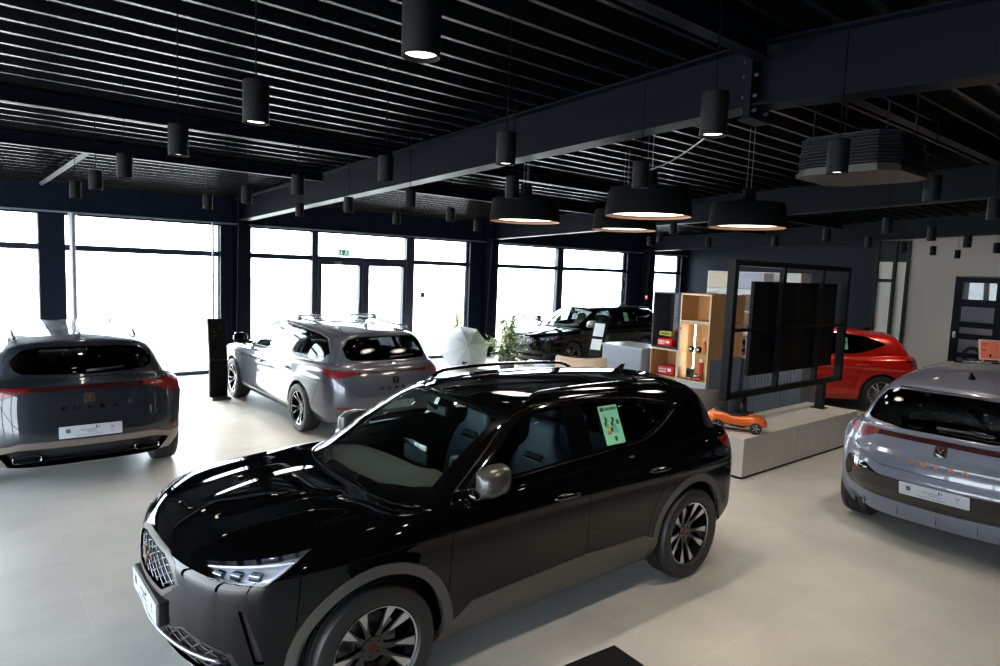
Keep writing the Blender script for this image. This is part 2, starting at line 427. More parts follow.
# ---------------------------------------------------------------- wheels
def make_wheel(style, parent, pos, sgn, R=.34, W=.235):
    """tyre with its rim, brake disc and hub cap; outer face towards +y*sgn"""
    M = Matrix.Translation(pos) @ Matrix.Rotation(-PI/2*sgn, 4, 'X')       # local z = outward
    h = W/2; rr = R*.70
    prof = [(rr, -h*.80), (rr+.012, -h*.93), (R-.035, -h), (R-.012, -h*.93), (R-.004, -h*.78), (R, -h*.6)]
    for g in (-.42, -.14, .14, .42):
        prof += [(R, h*(g-.09)), (R-.009, h*(g-.055)), (R-.009, h*(g+.055)), (R, h*(g+.09))]
    prof += [(R, h*.6), (R-.004, h*.78), (R-.012, h*.93), (R-.035, h), (rr+.012, h*.93), (rr, h*.80)]
    key = 'wheel_'+style
    if key in WCACHE:
        src = WCACHE[key]
        t = link(src.copy(), parent); t.matrix_local = M
        for ch in list(src.children):
            c = link(ch.copy(), t); c.matrix_local = ch.matrix_local
        return t
    t = MB().lathe(prof, 56).out('wheel', mat('tyre_rubber', (26, 26, 27), .75, bump=.15, bscale=220), parent, auto=.7)
    t.matrix_local = M
    dark = mat('rim_black', (14, 14, 15), .25, .3, coat=.6); bright = mat('rim_machined', (200, 200, 202), .22, 1.)
    silver = mat('rim_silver', (205, 206, 208), .35, .7)
    base = silver if style == 'silver' else dark
    b = MB().lathe([(rr+.006, h*.78), (rr-.004, h*.84), (rr-.012, h*.80), (rr-.016, h*.3), (rr-.05, -h*.2), (rr-.05, -h*.8), (rr+.004, -h*.8)], 56)
    z0 = h*.50; zc = h*.42
    ns = {'cross': 5, 'estate': 5, 'silver': 5, 'suv': 5, 'plain': 5}[style]
    fac = MB()
    for k in range(ns):
        a0 = 2*PI*k/ns+.3
        Rz = Matrix.Rotation(a0, 4, 'Z')
        for sg in (1, -1):
            def arm(pts, za, zb, mb):
                rin = [Vector((x, sg*y, za*(1-(x/rr))+zb*(x/rr))) for x, y in pts]
                th = .03; n = len(rin)
                if sg < 0: rin.reverse()
                A = [mb.bm.verts.new(Rz @ p) for p in rin]; B = [mb.bm.verts.new(Rz @ (p-Vector((0, 0, th)))) for p in rin]
                mb.bm.faces.new(A); mb.bm.faces.new(list(reversed(B)))
                for i in range(n): mb.bm.faces.new((A[i], B[i], B[(i+1) % n], A[(i+1) % n]))
            if style == 'cross':
                arm([(.03, -.005), (.06, -.005), (.115, .016), (rr-.008, .034), (rr-.008, .094), (.17, .066), (.10, .036), (.04, .028)], zc-.012, z0+.030, b)
                arm([(.115, .030), (rr-.010, .037), (rr-.010, .091), (.17, .0625)], zc-.0095, z0+.034, fac)
            elif style == 'estate':
                arm([(.03, -.005), (.06, -.005), (.12, .012), (rr-.008, .040), (rr-.008, .070), (.16, .05), (.10, .03), (.04, .028)], zc-.012, z0+.030, b)
                arm([(.13, .018), (rr-.010, .044), (rr-.010, .066), (.18, .054)], zc-.0095, z0+.034, fac)
            else:
                arm([(.03, 0), (.10, .004), (rr-.008, .034), (rr-.008, .058), (.10, .026), (.04, .024)], zc-.008, z0+.028, b)
                arm([(.07, .006), (.12, .0085), (rr-.010, .037), (rr-.010, .055), (.10, .022)], zc-.0055, z0+.032, fac)
    b.cyl((0, 0, zc-.05), (0, 0, zc+.004), .068, .062, 28)
    for k in range(5):
        a = 2*PI*k/5; p = (.045*math.cos(a), .045*math.sin(a))
        b.cyl((p[0], p[1], zc-.01), (p[0], p[1], zc+.008), .009, .008, 6)
    rim = b.out('rim', base, t, auto=.6)
    if style != 'plain':
        fac.lathe([(rr-.003, h*.846), (rr-.011, h*.815)], 56)
        fac.out('machined_face', bright, t, smooth=False)
    MB().cyl((0, 0, -.02), (0, 0, -.004), .165, None, 40).cyl((0, 0, -.03), (0, 0, .01), .085, None, 28).out('brake_disc', mat('disc_steel', (120, 120, 122), .35, 1.), t, auto=.6)
    cal = MB(); pts = [(.118*math.cos(x), .118*math.sin(x)) for x in np.linspace(1.7, 2.6, 7)]+[(.175*math.cos(x), .175*math.sin(x)) for x in np.linspace(2.6, 1.7, 7)]
    cal.prism(pts, -.05, .022, None, .006).out('brake_caliper', mat('caliper', (52, 40, 34) if style == 'cross' else (40, 40, 42), .45, .3), t, auto=.6)
    cap = MB().cyl((0, 0, zc), (0, 0, zc+.007), .03, .028, 24).out('hub_cap', mat('copper_cap', (92, 56, 40), .4, .9), t, auto=.6)
    WCACHE[key] = t
    return t
WCACHE = {}

# ---------------------------------------------------------------- cabin
def make_seat(parent, y, m, hi=1.0):
    r = []
    def sec(x, z, w, th, tilt):   # ring across the seat
        R = []
        for a, b in ring(20, w/2, th/2, 3.2): R.append((x+b*math.cos(tilt), y+a, z+b*math.sin(tilt)))
        return R
    B = MB()
    rows = [(.0, .50, .46, .16), (-.03, .62, .50, .17), (-.07, .74, .52, .17), (-.105, .86, .52, .16), (-.135, .96, .49, .14), (-.155, 1.03, .42, .12), (-.165, 1.075, .31, .11), (-.17, 1.12, .27, .105), (-.175, 1.19, .27, .10), (-.178, 1.235, .25, .09), (-.18, 1.25, .18, .05)]
    B.loft([sec(x, z*hi, w, t, -.25) for x, z, w, t in rows])
    seat = B.out('front_seat', m, parent, smooth=True)
    c = MB()
    c.loft([[(x, y+a, z+b) for a, b in ring(20, w/2, .08, 3.2)] for x, z, w in ((-.08, .46, .44), (.05, .47, .50), (.25, .49, .52), (.40, .52, .50), (.47, .515, .44))])
    c.out('seat_cushion', m, seat, smooth=True)
    MB().box((-.12, y-.085, .985*hi), (-.065, y+.085, 1.02*hi), .012).out('headrest_slot', mat('cabin_black', (10, 10, 11), .7), seat)
    MB().box((-.105, y-.095, .972*hi), (-.058, y+.095, .982*hi), .003).out('slot_trim', mat('trim_silver', (170, 172, 175), .25, 1.), seat)
    return seat

def make_cabin(parent, wb, zr, seatm, detail=True, hi=1.0):
    blk = mat('cabin_grey', (56, 59, 58), .8); dk = mat('cabin_black', (10, 10, 11), .7)
    xs = wb-1.43
    holder = []
    for y in (.37, -.37):
        s = make_seat(parent, y, seatm, hi); s.location = (xs, 0, 0); holder.append(s)
    b = MB().loft([[(xs-.95+x, -a, z) for a, z in ((-.62, .45), (.62, .45), (.60, 1.0), (.3, 1.06), (0, 1.02), (-.3, 1.06), (-.60, 1.0))] for x in (0, .14)])
    b.box((xs-.8, -.62, .40), (xs-.3, .62, .55), .05)
    for y in (-.38, 0, .38): b.box((xs-.97, y-.13, 1.02), (xs-.87, y+.13, 1.16), .03)
    b.out('rear_bench', seatm, parent, auto=.8)
    # dashboard swept across the car
    prof = [(wb-.18, .95), (wb-.40, 1.0*hi), (wb-.60, 1.012*hi), (wb-.73, .985*hi), (wb-.78, .92), (wb-.75, .78), (wb-.66, .55), (wb-.2, .5)]
    rows = []
    for y in np.linspace(-.70, .70, 29):
        k = .05*math.exp(-((y-.37)/.16)**2)
        rows.append([(x-.02*(1-(y/.7)**2)+.03, y, z+(k if 2 <= i <= 3 else 0)-.03*(y/.7)**2) for i, (x, z) in enumerate(prof)])
    MB().loft([list(r) for r in rows]).out('dashboard', blk, parent, auto=.9)
    if detail:
        MB().box((wb-.775, -.13, .985), (wb-.757, .15, 1.125), .008, 2, None).out('centre_screen', mat('screen_glass', (22, 30, 36), .08, 0, coat=1), parent, auto=.6)
    sw = MB(); M = Matrix.Translation((wb-.95, .37, .92)) @ Matrix.Rotation(math.radians(-66), 4, 'Y')
    n = 40
    pts = [M @ Vector((.175*math.cos(2*PI*k/n), .18*math.sin(2*PI*k/n), 0)) for k in range(n)]
    sw.tube(pts, .016, 10, closed=True)
    for a in (0, PI, -PI/2):
        sw.tube([M @ Vector((.03*math.cos(a+PI/2), .03*math.sin(a+PI/2), -.02)), M @ Vector((.17*math.cos(a+PI/2), .17*math.sin(a+PI/2), 0))], .016, 8, flat=.6)
    sw.cyl(M @ Vector((0, 0, -.05)), M @ Vector((0, 0, .0)), .06, .05, 24)
    sw.cyl(M @ Vector((0, 0, -.3)), M @ Vector((0, 0, -.05)), .03, .03, 12)
    sw.out('steering_wheel', mat('leather_grey', (58, 60, 63), .6), parent, smooth=True)
    c = MB().box((xs-.05, -.12, .35), (wb-.55, .12, .62), .03)
    c.box((xs-.9, -.66, .26), (wb-.3, .66, .34), .02).out('centre_console', dk, parent, auto=.7)
    MB().box((wb-.96, -.11, 1.29*hi), (wb-.93, .11, 1.355*hi), .012).cyl((wb-.93, 0, 1.33*hi), (wb-.86, 0, 1.385*hi), .012).out('rear_view_mirror', dk, parent, auto=.7)

# ---------------------------------------------------------------- emblem
def emblem_polys(k=1.):
    """two mirrored blades of the angular badge"""
    L = [(-.50, .42), (-.20, .42), (-.06, .12), (-.06, -.12), (0, -.42), (-.10, -.20), (-.22, -.02), (-.16, .14), (-.30, .28)]
    return [[(x*k, y*k) for x, y in L], [(-x*k, y*k) for x, y in L]]

def add_badge(parent, M, size, m_tile, m_sign, tile=True):
    if tile:
        t = MB().prism(round_poly([(-.5*size, -.5*size), (.5*size, -.5*size), (.5*size, .5*size), (-.5*size, .5*size)], .15*size), -.006, .008, None, .002).out('badge', m_tile, parent, auto=.6)
        t.matrix_local = M; z = .008; p2 = t; M2 = Matrix.Identity(4)
        fr = MB()
        q = size*.42
        fr.tube([(-q, -q, .009), (q, -q, .009), (q, q, .009), (-q, q, .009)], size*.022, 6, closed=True)
        fr.out('badge_frame', m_sign, t)
    else: p2 = parent; z = .0; M2 = M
    b = MB()
    for poly in emblem_polys(size*.72): b.prism(poly, z, z+.004+size*.03)
    o = b.out('emblem', m_sign, p2); o.matrix_local = M2
    return o

def dealer_plate(name, parent, M, w=.52, h=.112):
    """white number-plate sized dealer plate with its print"""
    ink = mat('plate_ink', (40, 42, 46), .5)
    p = MB().prism(round_poly([(-w/2, -h/2), (w/2, -h/2), (w/2, h/2), (-w/2, h/2)], .008), -.005, .004, None, .0012).out(name, mat('plate_white', (168, 172, 182), .4), parent, auto=.6)
    p.matrix_local = M
    z = .0045
    b = MB()   # square letter logo on the left
    s = .036; x0 = -w*.36; y0 = .012
    for (a, c, d, e) in ((-.5, .5, .18, .48), (-.5, -.1, -.05, .48), (-.5, .5, -.09, .09), (.1, .5, -.48, .05), (-.5, .5, -.48, -.18)):
        b.prism([(x0+a*s, y0+d*s), (x0+c*s, y0+d*s), (x0+c*s, y0+e*s), (x0+a*s, y0+e*s)], z, z+.001)
    for poly in emblem_polys(.038): b.prism([(x+w*.34, y+.012) for x, y in poly], z, z+.001)
    for k, (cx, cy, ww, hh) in enumerate([(w*.085, .030, .012, .022), (w*.085, .044, .006, .012), (w*.12, .026, .010, .014)]):
        b.prism([(cx-ww/2, cy-hh/2), (cx+ww/2, cy-hh/2), (cx+ww/2, cy+hh/2), (cx-ww/2, cy+hh/2)], z, z+.001)
    b.out('plate_logo', ink, p)
    T = Matrix.Translation
    for body, sz, x, y in (('Autozentrum', .023, -.02, .012), ('Adlershofer', .019, .012, -.010), ('SEAT', .008, x0, -.016), ('CUPRA', .008, w*.34, -.016)):
        text_obj('plate_text', body, sz, ink, p, T((x, y, z)), .0004)
    b = MB(); b.prism([(-.115, -.041), (-.105, -.041), (-.105, -.031), (-.115, -.031)], z, z+.0006)
    for x in (-.085, -.06, -.03, 0, .03, .055, .08): b.prism([(x-.010, -.038), (x+.010, -.038), (x+.010, -.034), (x-.010, -.034)], z, z+.0006)
    b.out('plate_line', ink, p)
    return p

# ---------------------------------------------------------------- the car kinds
def ss(x, a, b):
    t = np.clip((x-a)/(b-a), 0, 1); return t*t*(3-2*t)

def cross_warp(p, u, v):
    q = p.copy(); x, y, z = p[:, 0], np.abs(p[:, 1]), p[:, 2]
    m = ss(v, 4.1, 4.7)*ss(-v, -7.0, -6.6)*ss(u, 9.6, 10.6)            # hood: raised middle with two converging edges
    yc = .12+.19*np.clip((3.3-x)/.9, 0, 1); yo = .43+.12*np.clip((3.3-x)/.9, 0, 1)
    q[:, 2] += m*(.011*ss(yc-y, -.07, .07)*ss(x, 2.42, 2.75)+.008*ss(yo-y, -.09, .09)*ss(x, 2.45, 2.9)-.004)
    s = ss(v, 2.2, 3.2)*ss(-v, -5.2, -4.4)*ss(u, 3, 4.2)*ss(-u, -12.2, -11.2)   # shoulder line along the flank
    q[:, 1] += np.sign(p[:, 1]+1e-9)*s*.012*np.exp(-((z-.865-.02*np.sin(x))/.035)**2)
    return q

CROSS.update(dict(warp=cross_warp, R=.345, wheel='cross', wheel_y=.80, zr=1.49, arch=((0, .345), (2.68, .345)), arch_in=.412, arch_out=.468,
    dlo=[(2.13, 1.035), (1.741, 1.055), (1.235, 1.085), (1.046, 1.09), (.472, 1.12), (.25, 1.19), (.02, 1.287), (.10, 1.335), (.46, 1.395), (.9, 1.428), (1.165, 1.43), (1.41, 1.418), (1.58, 1.38), (1.68, 1.335)],
    glass_f=[(1.98, 1.062), (1.21, 1.102), (1.185, 1.408), (1.40, 1.398), (1.56, 1.362), (1.65, 1.315)],
    glass_r=[(1.03, 1.107), (.49, 1.137), (.31, 1.195), (.455, 1.372), (.9, 1.405), (1.035, 1.408)],
    glass_q=[(.262, 1.213), (.06, 1.286), (.125, 1.318), (.415, 1.362)],
    door_f=[(2.24, .33), (2.245, .80), (2.215, 1.0), (2.16, 1.05), (1.9, 1.2), (1.15, 1.2), (1.165, 1.05), (1.145, .60), (1.155, .33)],
    door_r=[(1.155, .33), (1.145, .60), (1.165, 1.05), (1.15, 1.2), (.40, 1.25), (.36, 1.165), (.30, 1.0), (.34, .85), (.44, .70), (.50, .55), (.52, .33)],
    ws=[(2.43, -.05), (2.41, .32), (2.32, .56), (2.235, .68), (1.60, .592), (1.655, .40), (1.695, .2), (1.71, -.05)],
    wsg=[(2.385, -.05), (2.365, .31), (2.275, .545), (2.205, .64), (1.655, .555), (1.71, .39), (1.745, .2), (1.76, -.05)],
    hood=[(3.415, -.05), (3.405, .18), (3.365, .385), (3.30, .52), (3.05, .745), (2.6, .80), (2.28, .80), (2.22, .74), (2.33, .575), (2.42, .33), (2.44, -.05)],
    rw=[(-.05, 1.38), (.30, 1.375), (.50, 1.352), (.60, 1.25), (.585, 1.175), (.515, 1.137), (.25, 1.127), (-.05, 1.125)],
))

def build_car(T, name, label, loc, ang, paint, group=None, cabin=True, front='cross', rear='cross', seat=None, hidden=()):
    root = thing(name, label, 'car', loc, ang, group)
    wb = T['wb']; S = Surf(body_rows(T), T.get('pia', 1), T.get('warp')); B = Body(S)
    trim = T.get('trim_mat') or mat('cladding_grey', (76, 73, 70), .42, .2)
    gblack = mat('gloss_black', (6, 6, 7), .06, 0, coat=.6); rub = mat('dark_plastic', (16, 16, 17), .55)
    red = mat('lamp_red', (84, 3, 6), .3, 0, coat=.45, spec=.3, emit=.04, ecol=(150, 6, 8)); redbar = mat('lamp_red_dark', (42, 5, 7), .25, 0, coat=.5, spec=.3)
    clear = glass('lamp_glass', (.96, .97, 1), 1.45)
    g_side = glass('glass_side', (.42, .50, .50)); g_ws = glass('glass_windscreen', (.74, .84, .81)); g_rear = glass('glass_privacy', (.07, .075, .08))
    side = lambda P, w: (w[:, 0] > 2.2) & (w[:, 0] < 12.9)
    Fr = lambda P, w: P[:, 0] > wb+.25
    Rr = lambda P, w: P[:, 0] < .1
    low = lambda P, w: (P[:, 2] < 1.02) & (w[:, 0] > 2.2) & (w[:, 0] < 12.9)
    reg = B.region
    # wheel openings first, then lamps and openings, glass, trims, panels
    for c in T['arch']: reg('void', 'xz', arc_poly(c, T['arch_in'], n=48), low)
    feats = T.get('feats', [])
    for f in feats:
        cond = {'F': Fr, 'R': Rr, 'S': side, None: None}[f[3]]
        reg(f[0], f[1], f[2], cond)
    if T.get('arch_out'):
        for c in T['arch']: reg('arch_trim', 'xz', arc_poly(c, T['arch_out'], n=48), low)
    if T.get('sill'): reg('sill_trim', 'xz', T['sill'], low)
    up = lambda P, w: (w[:, 1] > 6.2) & (w[:, 0] > 3.1) & (w[:, 0] < 12)
    reg('window_surround', 'xz', T['dlo'], up)
    for k in ('glass_f', 'glass_r', 'glass_q'):
        if T.get(k): reg(k, 'xz', T[k], up, over=('window_surround',))
    top = lambda P, w: (w[:, 1] > 4.0) & (w[:, 0] > 8.6)
    reg('windshield_frame', 'xy', T['ws'], lambda P, w: (w[:, 1] > 6.3) & (w[:, 1] < 11.5) & (w[:, 0] > 8.6))
    reg('windshield', 'xy', T['wsg'], lambda P, w: (w[:, 1] > 6.3) & (w[:, 0] > 8.6), over=('windshield_frame',))
    reg('rear_window', 'yz', T['rw'], lambda P, w: (w[:, 1] > 5.5) & (w[:, 0] < 4) & (w[:, 1] < 10))
    reg('hood', 'xy', T['hood'], lambda P, w: (w[:, 1] > 3.0) & (w[:, 1] < 7.6) & (w[:, 0] > 8.8))
    reg('roof', 'uv', [(-1, 9.25), (15, 9.25), (15, 13), (-1, 13)])
    reg('door_f', 'xz', T['door_f'], side); reg('door_r', 'xz', T['door_r'], side)
    reg('tailgate', 'yz', T.get('gate', [(-.05, .60), (.50, .615), (.60, .70), (.67, .83), (.73, 1.0), (.72, 1.05), (.66, 1.2), (.60, 1.36), (.5, 1.42), (-.05, 1.42)]), lambda P, w: (w[:, 0] < 3.2) & (P[:, 0] < .0))
    reg('front_bumper', 'xz', T.get('fb', [(wb+1.1, 0), (wb+.30, 0), (wb+.42, .55), (wb+.40, .84), (wb+.75, .95), (wb+1.1, .95)]), Fr)
    reg('rear_bumper', 'xz', T.get('rb', [(-1.6, 0), (-.30, 0), (-.40, .50), (-.50, .90), (-1.6, .95)]), lambda P, w: P[:, 0] < -.2)
    reg('fender', 'xz', [(wb+.8, .1), (wb-.44, .1), (wb-.435, .80), (wb-.465, 1.0), (wb-.40, 1.2), (wb+.8, 1.2)], lambda P, w: (P[:, 0] > wb-.6) & (w[:, 1] < 7.3))
    B.finish()
    fc = B.faces; P = B.panel
    P('body_side', fc('body', 1), paint, root); P('body_side', fc('body', -1), paint, root)
    P('roof', fc('roof'), T.get('roof_mat') or paint, root, flange=False, gap=0)
    hood = P('hood', fc('hood'), paint, root)
    gate = P('tailgate', fc('tailgate'), paint, root)
    P('front_bumper', fc('front_bumper'), paint, root, gap=.0015); rb = P('rear_bumper', fc('rear_bumper'), paint, root)
    doors = {}
    for sd in (1, -1):
        P('fender', fc('fender', sd), paint, root)
        doors['f', sd] = P('front_door', fc('door_f', sd), paint, root); doors['r', sd] = P('rear_door', fc('door_r', sd), paint, root)
        P('window_surround', fc('window_surround', sd), gblack, root, gap=.001, off=-.002)
        P('door_window', fc('glass_f', sd), g_side, root, off=-.006, flange=False, gap=-.003)
        P('rear_door_window', fc('glass_r', sd), T.get('rear_glass') or g_rear, root, off=-.006, flange=False, gap=-.003)
        if T.get('glass_q'): P('quarter_window', fc('glass_q', sd), T.get('rear_glass') or g_rear, root, off=-.006, flange=False, gap=-.003)
        if T.get('arch_out'):
            A = fc('arch_trim', sd); fr = B.PF[A].mean(1)[:, 0] > wb/2
            for k in (fr, ~fr): P('wheel_arch_trim', A[k], trim, root, off=.006, gap=0, depth=.03)
        if T.get('sill'): P('sill_trim', fc('sill_trim', sd), trim, root, off=.004, gap=.001, depth=.02)
    for sd in (1, -1):
        pl = round_poly(T['dlo'], .02, 2); pl = [pl[i] for i in range(len(pl))]
        q, n = B.find('xz', [tuple(np.array(a)*(1-t)+np.array(b)*t) for a, b in zip(pl, pl[1:]+pl[:1]) for t in (0, .33, .67)], up); q = q+n*.001
        MB().tube([(x, y*sd, z) for x, y, z in q], .004, 6, closed=True).out('window_trim', T.get('dlo_mat') or mat('trim_dark', (52, 53, 56), .25, .9), root, smooth=True)
    ws = P('windshield', fc('windshield'), g_ws, root, off=-.004, flange=False, gap=-.003); P('windshield_frame', fc('windshield_frame'), gblack, root, gap=.001, off=-.003)
    rw = P('rear_window', fc('rear_window'), g_rear, root, off=-.004, gap=.001, flange=False)
    # lamps, grilles and dark inserts
    for f in feats:
        n = f[0]; how, mname = f[4], f[5]
        if n in hidden: continue
        m = {'red': red, 'redbar': redbar, 'black': gblack, 'plastic': rub, 'trim': trim, 'paint': paint}.get(mname, None)
        for sd in ((1, -1) if f[6] else (0,)):
            F = fc(n, sd)
            if how == 'panel': P(n, F, m, root, gap=.0015)
            elif how == 'recess':
                P(n, F, rub, root, off=-f[7], gap=0, depth=-f[7])
            elif how == 'lamp':
                lens = P(n, F, clear, root, gap=.001)
                P('lamp_housing', F, mat('lamp_chrome', (206, 212, 224), .3, .6), lens, off=-.032, gap=.004, depth=-.03)
    # dark lining behind the outer skin, floor pan and wheel housings
    lin = [l for l in B.names if l not in ('void', 'glass_f', 'glass_r', 'glass_q', 'windshield', 'rear_window') and not any(f[0] == l and f[4] != 'panel' for f in feats)]
    P('inner_lining', fc(lin), mat('cabin_black', (10, 10, 11), .7), root, off=-.034, gap=0, flange=False)
    row = S.ev(np.linspace(0, 14, 80), np.full(80, .25)); row = [(x, max(0, y-.05), z+.02) for x, y, z in row]
    pan = MB(); vs = [pan.bm.verts.new(p) for p in row]+[pan.bm.verts.new((x, -y, z)) for x, y, z in row[-2:0:-1]]
    pan.bm.faces.new(vs)
    pan.out('floor_pan', rub, root)
    for c in T['arch']:
        for sd in (1, -1):
            a = MB(); r = T['arch_in']+.012
            o = [(c[0]+r*math.cos(t), c[1]+r*math.sin(t)) for t in np.linspace(.04, PI-.04, 30)]
            y0, y1 = sd*.52, sd*(T['rows'][3][2]-.045)
            a.grid([[(x, y0, z) for x, z in o], [(x, y1, z) for x, z in o]])
            vv = [a.bm.verts.new((x, y0, z)) for x, z in o]; a.bm.faces.new(vv)
            a.out('wheel_housing', rub, root, smooth=True)
            make_wheel(T['wheel'], root, (c[0], sd*T['wheel_y'], T['R']), sd, T['R'])
    # door handles, mirrors, rails, fin, wiper
    hm = T.get('handle_mat') or paint
    for (k, pt) in (('f', T['handle_f']), ('r', T['handle_r'])):
        for sd in (1, -1):
            (p,), (n,) = B.find('xz', [pt], side); p = Vector(p); n = Vector(n); t = Vector((1, 0, .03))
            h = MB(); ts = [i/5-1 for i in range(11)]; pts = [p+t*(.115*s)+n*(.012+.022*(1-s**4)) for s in ts]
            h.tube([(q.x, q.y*sd, q.z) for q in pts], [.008+.007*(1-s**4) for s in ts], 10)
            o = h.out('door_handle', hm, doors[k, sd], smooth=True)
            cu = MB().ellipsoid((p.x+.01, (p.y-.004)*sd, p.z-.004), (.075, .012, .026), .8, 20).out('handle_cup', rub, doors[k, sd], smooth=True)
    mx, my, mz = T['mirror']; mm = T.get('mirror_mat') or paint; fo = math.radians(T.get('fold', 0)); py = my-.115
    for sd in (1, -1):
        def tw(x, y): return (mx+(x-mx)*math.cos(fo)-(y-py)*math.sin(fo), sd*(py+(x-mx)*math.sin(fo)+(y-py)*math.cos(fo)))
        q = MB(); rings = []
        for i, (yy, a, b, dx, dz) in enumerate([(-.105, .04, .05, .00, -.02), (-.10, .065, .07, .0, -.018), (-.04, .095, .085, .0, -.006), (.03, .095, .086, -.006, 0), (.085, .082, .076, -.018, .004), (.108, .055, .056, -.03, .006), (.116, .02, .02, -.04, .006)]):
            rings.append([(*tw(mx+dx+max(s, -.35*a), my+yy), mz+dz+t) for s, t in ring(24, a, b, 2.7)])
        o = q.loft(rings).out('side_mirror', mm, root, smooth=True)
        MB().loft([[(mx-.012+x, sd*(my+yy), mz-.075+t) for x, t in ring(14, a, b, 2.5)] for yy, a, b in ((-.17, .05, .03), (-.12, .045, .028), (-.08, .04, .026))]).out('mirror_arm', gblack, o, smooth=True)
        if fo == 0: MB().prism(round_poly([(-.085, -.055), (.085, -.05), (.085, .055), (-.08, .06)], .03), 0, .003, frame((mx-.031, sd*(my+.005), mz), (0, -1, 0), (0, 0, 1))).out('mirror_glass', mat('mirror_glass', (200, 205, 210), .02, 1.), o)
    if T.get('rail'):
        x0, x1, rm = T['rail']
        for sd in (1, -1):
            us = np.linspace(4.2, 9.2, 40); pp = S.ev(us, np.full(40, 9.45)); nn = -S.nrm(us, np.full(40, 9.45))
            pts = []
            for t in np.linspace(0, 1, 26):
                x = x0+(x1-x0)*t; j = np.abs(pp[:, 0]-x).argmin(); y = np.interp(x, pp[:, 0], pp[:, 1]); z = np.interp(x, pp[:, 0], pp[:, 2])
                pts.append((x, sd*(y+.012), z+.002+.042*min(1, (1-abs(2*t-1))*6)**.6))
            MB().tube(pts, .014, 10).out('roof_rail', rm, root, smooth=True)
    fx = T['fin']; (fp,) = S.ev(np.array([.0]), np.array([12.])); zf = float(np.interp(fx, [p[0] for p in T['r12']], [p[1] for p in T['r12']]))
    f = MB().loft([[(fx+x, y, zf+z) for x, y in [(-.055+dx, 0), (-.03+dx, w), (.05+dx*.3+k, w*.7), (.085+k, 0), (.05+dx*.3+k, -w*.7), (-.03+dx, -w)]] for z, w, dx, k in ((-.01, .03, 0, 0), (.012, .022, -.004, -.02), (.035, .012, -.014, -.07), (.058, .006, -.026, -.115))])
    f.out('antenna_fin', T.get('fin_mat') or gblack, root, auto=.9)
    return root, B, S, dict(paint=paint, hood=hood, gate=gate, rb=rb, doors=doors, ws=ws, rw=rw)

# ---------------------------------------------------------------- front and rear dressing
def lattice(B, name, parent, poly, cond, m, step=.05, ang=(28, -28), off=-.018, r=.004, both=True):
    poly2 = [tuple(p) for p in poly]
    mb = MB(); P = np.array(poly2); c0 = P.mean(0); ext = 1.2
    full = poly2
    for a in ang:
        d = np.array([math.cos(math.radians(a)), math.sin(math.radians(a))]); n = np.array([-d[1], d[0]])
        for k in range(-30, 31):
            o = c0+n*k*step; ts = np.linspace(-ext, ext, 241); pts = o+ts[:, None]*d
            ins = _inside(np.stack([np.abs(pts[:, 0]), pts[:, 1]], 1), full) if both else _inside(pts, full)
            i = 0
            while i < len(ts):
                if ins[i]:
                    j = i
                    while j+1 < len(ts) and ins[j+1]: j += 1
                    if j-i >= 2:
                        seg = pts[i:j+1:3] if j-i > 4 else pts[[i, j]]
                        q, nn = B.find('yz', np.stack([np.abs(seg[:, 0]), seg[:, 1]], 1), cond)
                        s = np.sign(seg[:, 0]); s[s == 0] = 1
                        nn2 = nn*np.stack([np.ones(len(s)), s, np.ones(len(s))], 1)
                        q[:, 1] *= s
                        mb.tube((q+nn2*off).tolist(), r, 6)
                    i = j+1
                else: i += 1
    return mb.out(name, m, parent, smooth=True)

def letters(parent, word, pts, right, up, size, m, spacing):
    """badge lettering: every letter is set on its own spot of the panel"""
    n = len(word); out = []
    for k, ch in enumerate(word):
        out.append(text_obj('badge_letter', ch, size, m, parent, frame(pts[k], right, up), .003, sx=1.45))
    return out

CF = lambda P, w: (P[:, 0] > 2.9) & (w[:, 0] > 10.5)
CR = lambda P, w: (P[:, 0] < 0) & (w[:, 0] < 4)
GR = [(-.05, .812), (.19, .808), (.30, .783), (.365, .722), (.225, .645), (-.05, .642)]
INT = [(-.05, .45), (.22, .45), (.45, .525), (.70, .475), (.72, .42), (.60, .33), (-.05, .31)]
CROSS['feats'] = [
    ('headlight', 'fd', [(-2.063, .858), (-1.99, .812), (-1.68, .818), (-1.553, .930)], 'F', 'lamp', None, True),
    ('grille', 'yz', GR, 'F', 'recess', None, False, .05),
    ('grille_frame', 'yz', [(-.05, .838), (.20, .834), (.325, .805), (.405, .722), (.24, .617), (-.05, .613)], 'F', 'panel', 'trim', False),
    ('lower_intake', 'yz', INT, 'F', 'recess', None, False, .05),
    ('intake_frame', 'yz', [(-.05, .465), (.21, .465), (.45, .545), (.725, .49), (.75, .41), (.62, .305), (-.05, .285)], 'F', 'panel', 'black', False),
    ('air_slit', 'fd', [(-1.815, .70), (-1.785, .70), (-1.70, .44), (-1.745, .44)], 'F', 'recess', None, True, .02),
    ('tail_light', 'rd', [(-.22, 1.033), (.10, 1.035), (.34, 1.03), (.32, .975), (.20, .885), (.05, .89), (-.14, .975), (-.22, .993)], 'R', 'panel', 'red', True),
    ('light_bar', 'yz', [(-.05, .995), (.56, .993), (.56, 1.03), (-.05, 1.032)], 'R', 'panel', 'redbar', False),
    ('rear_reflector', 'rd', [(-.03, .535), (.10, .58), (.115, .505), (-.06, .495)], 'R', 'panel', 'red', True),
    ('diffuser', 'yz', [(-.05, .46), (.58, .462), (.72, .42), (.64, .27), (-.05, .2)], 'R', 'recess', None, False, .06),
    ('bumper_trim', 'yz', [(-.05, .525), (.55, .53), (.72, .485), (.95, .49), (.95, .30), (.70, .25), (.5, .2), (-.05, .2)], 'R', 'panel', 'trim', False),
]
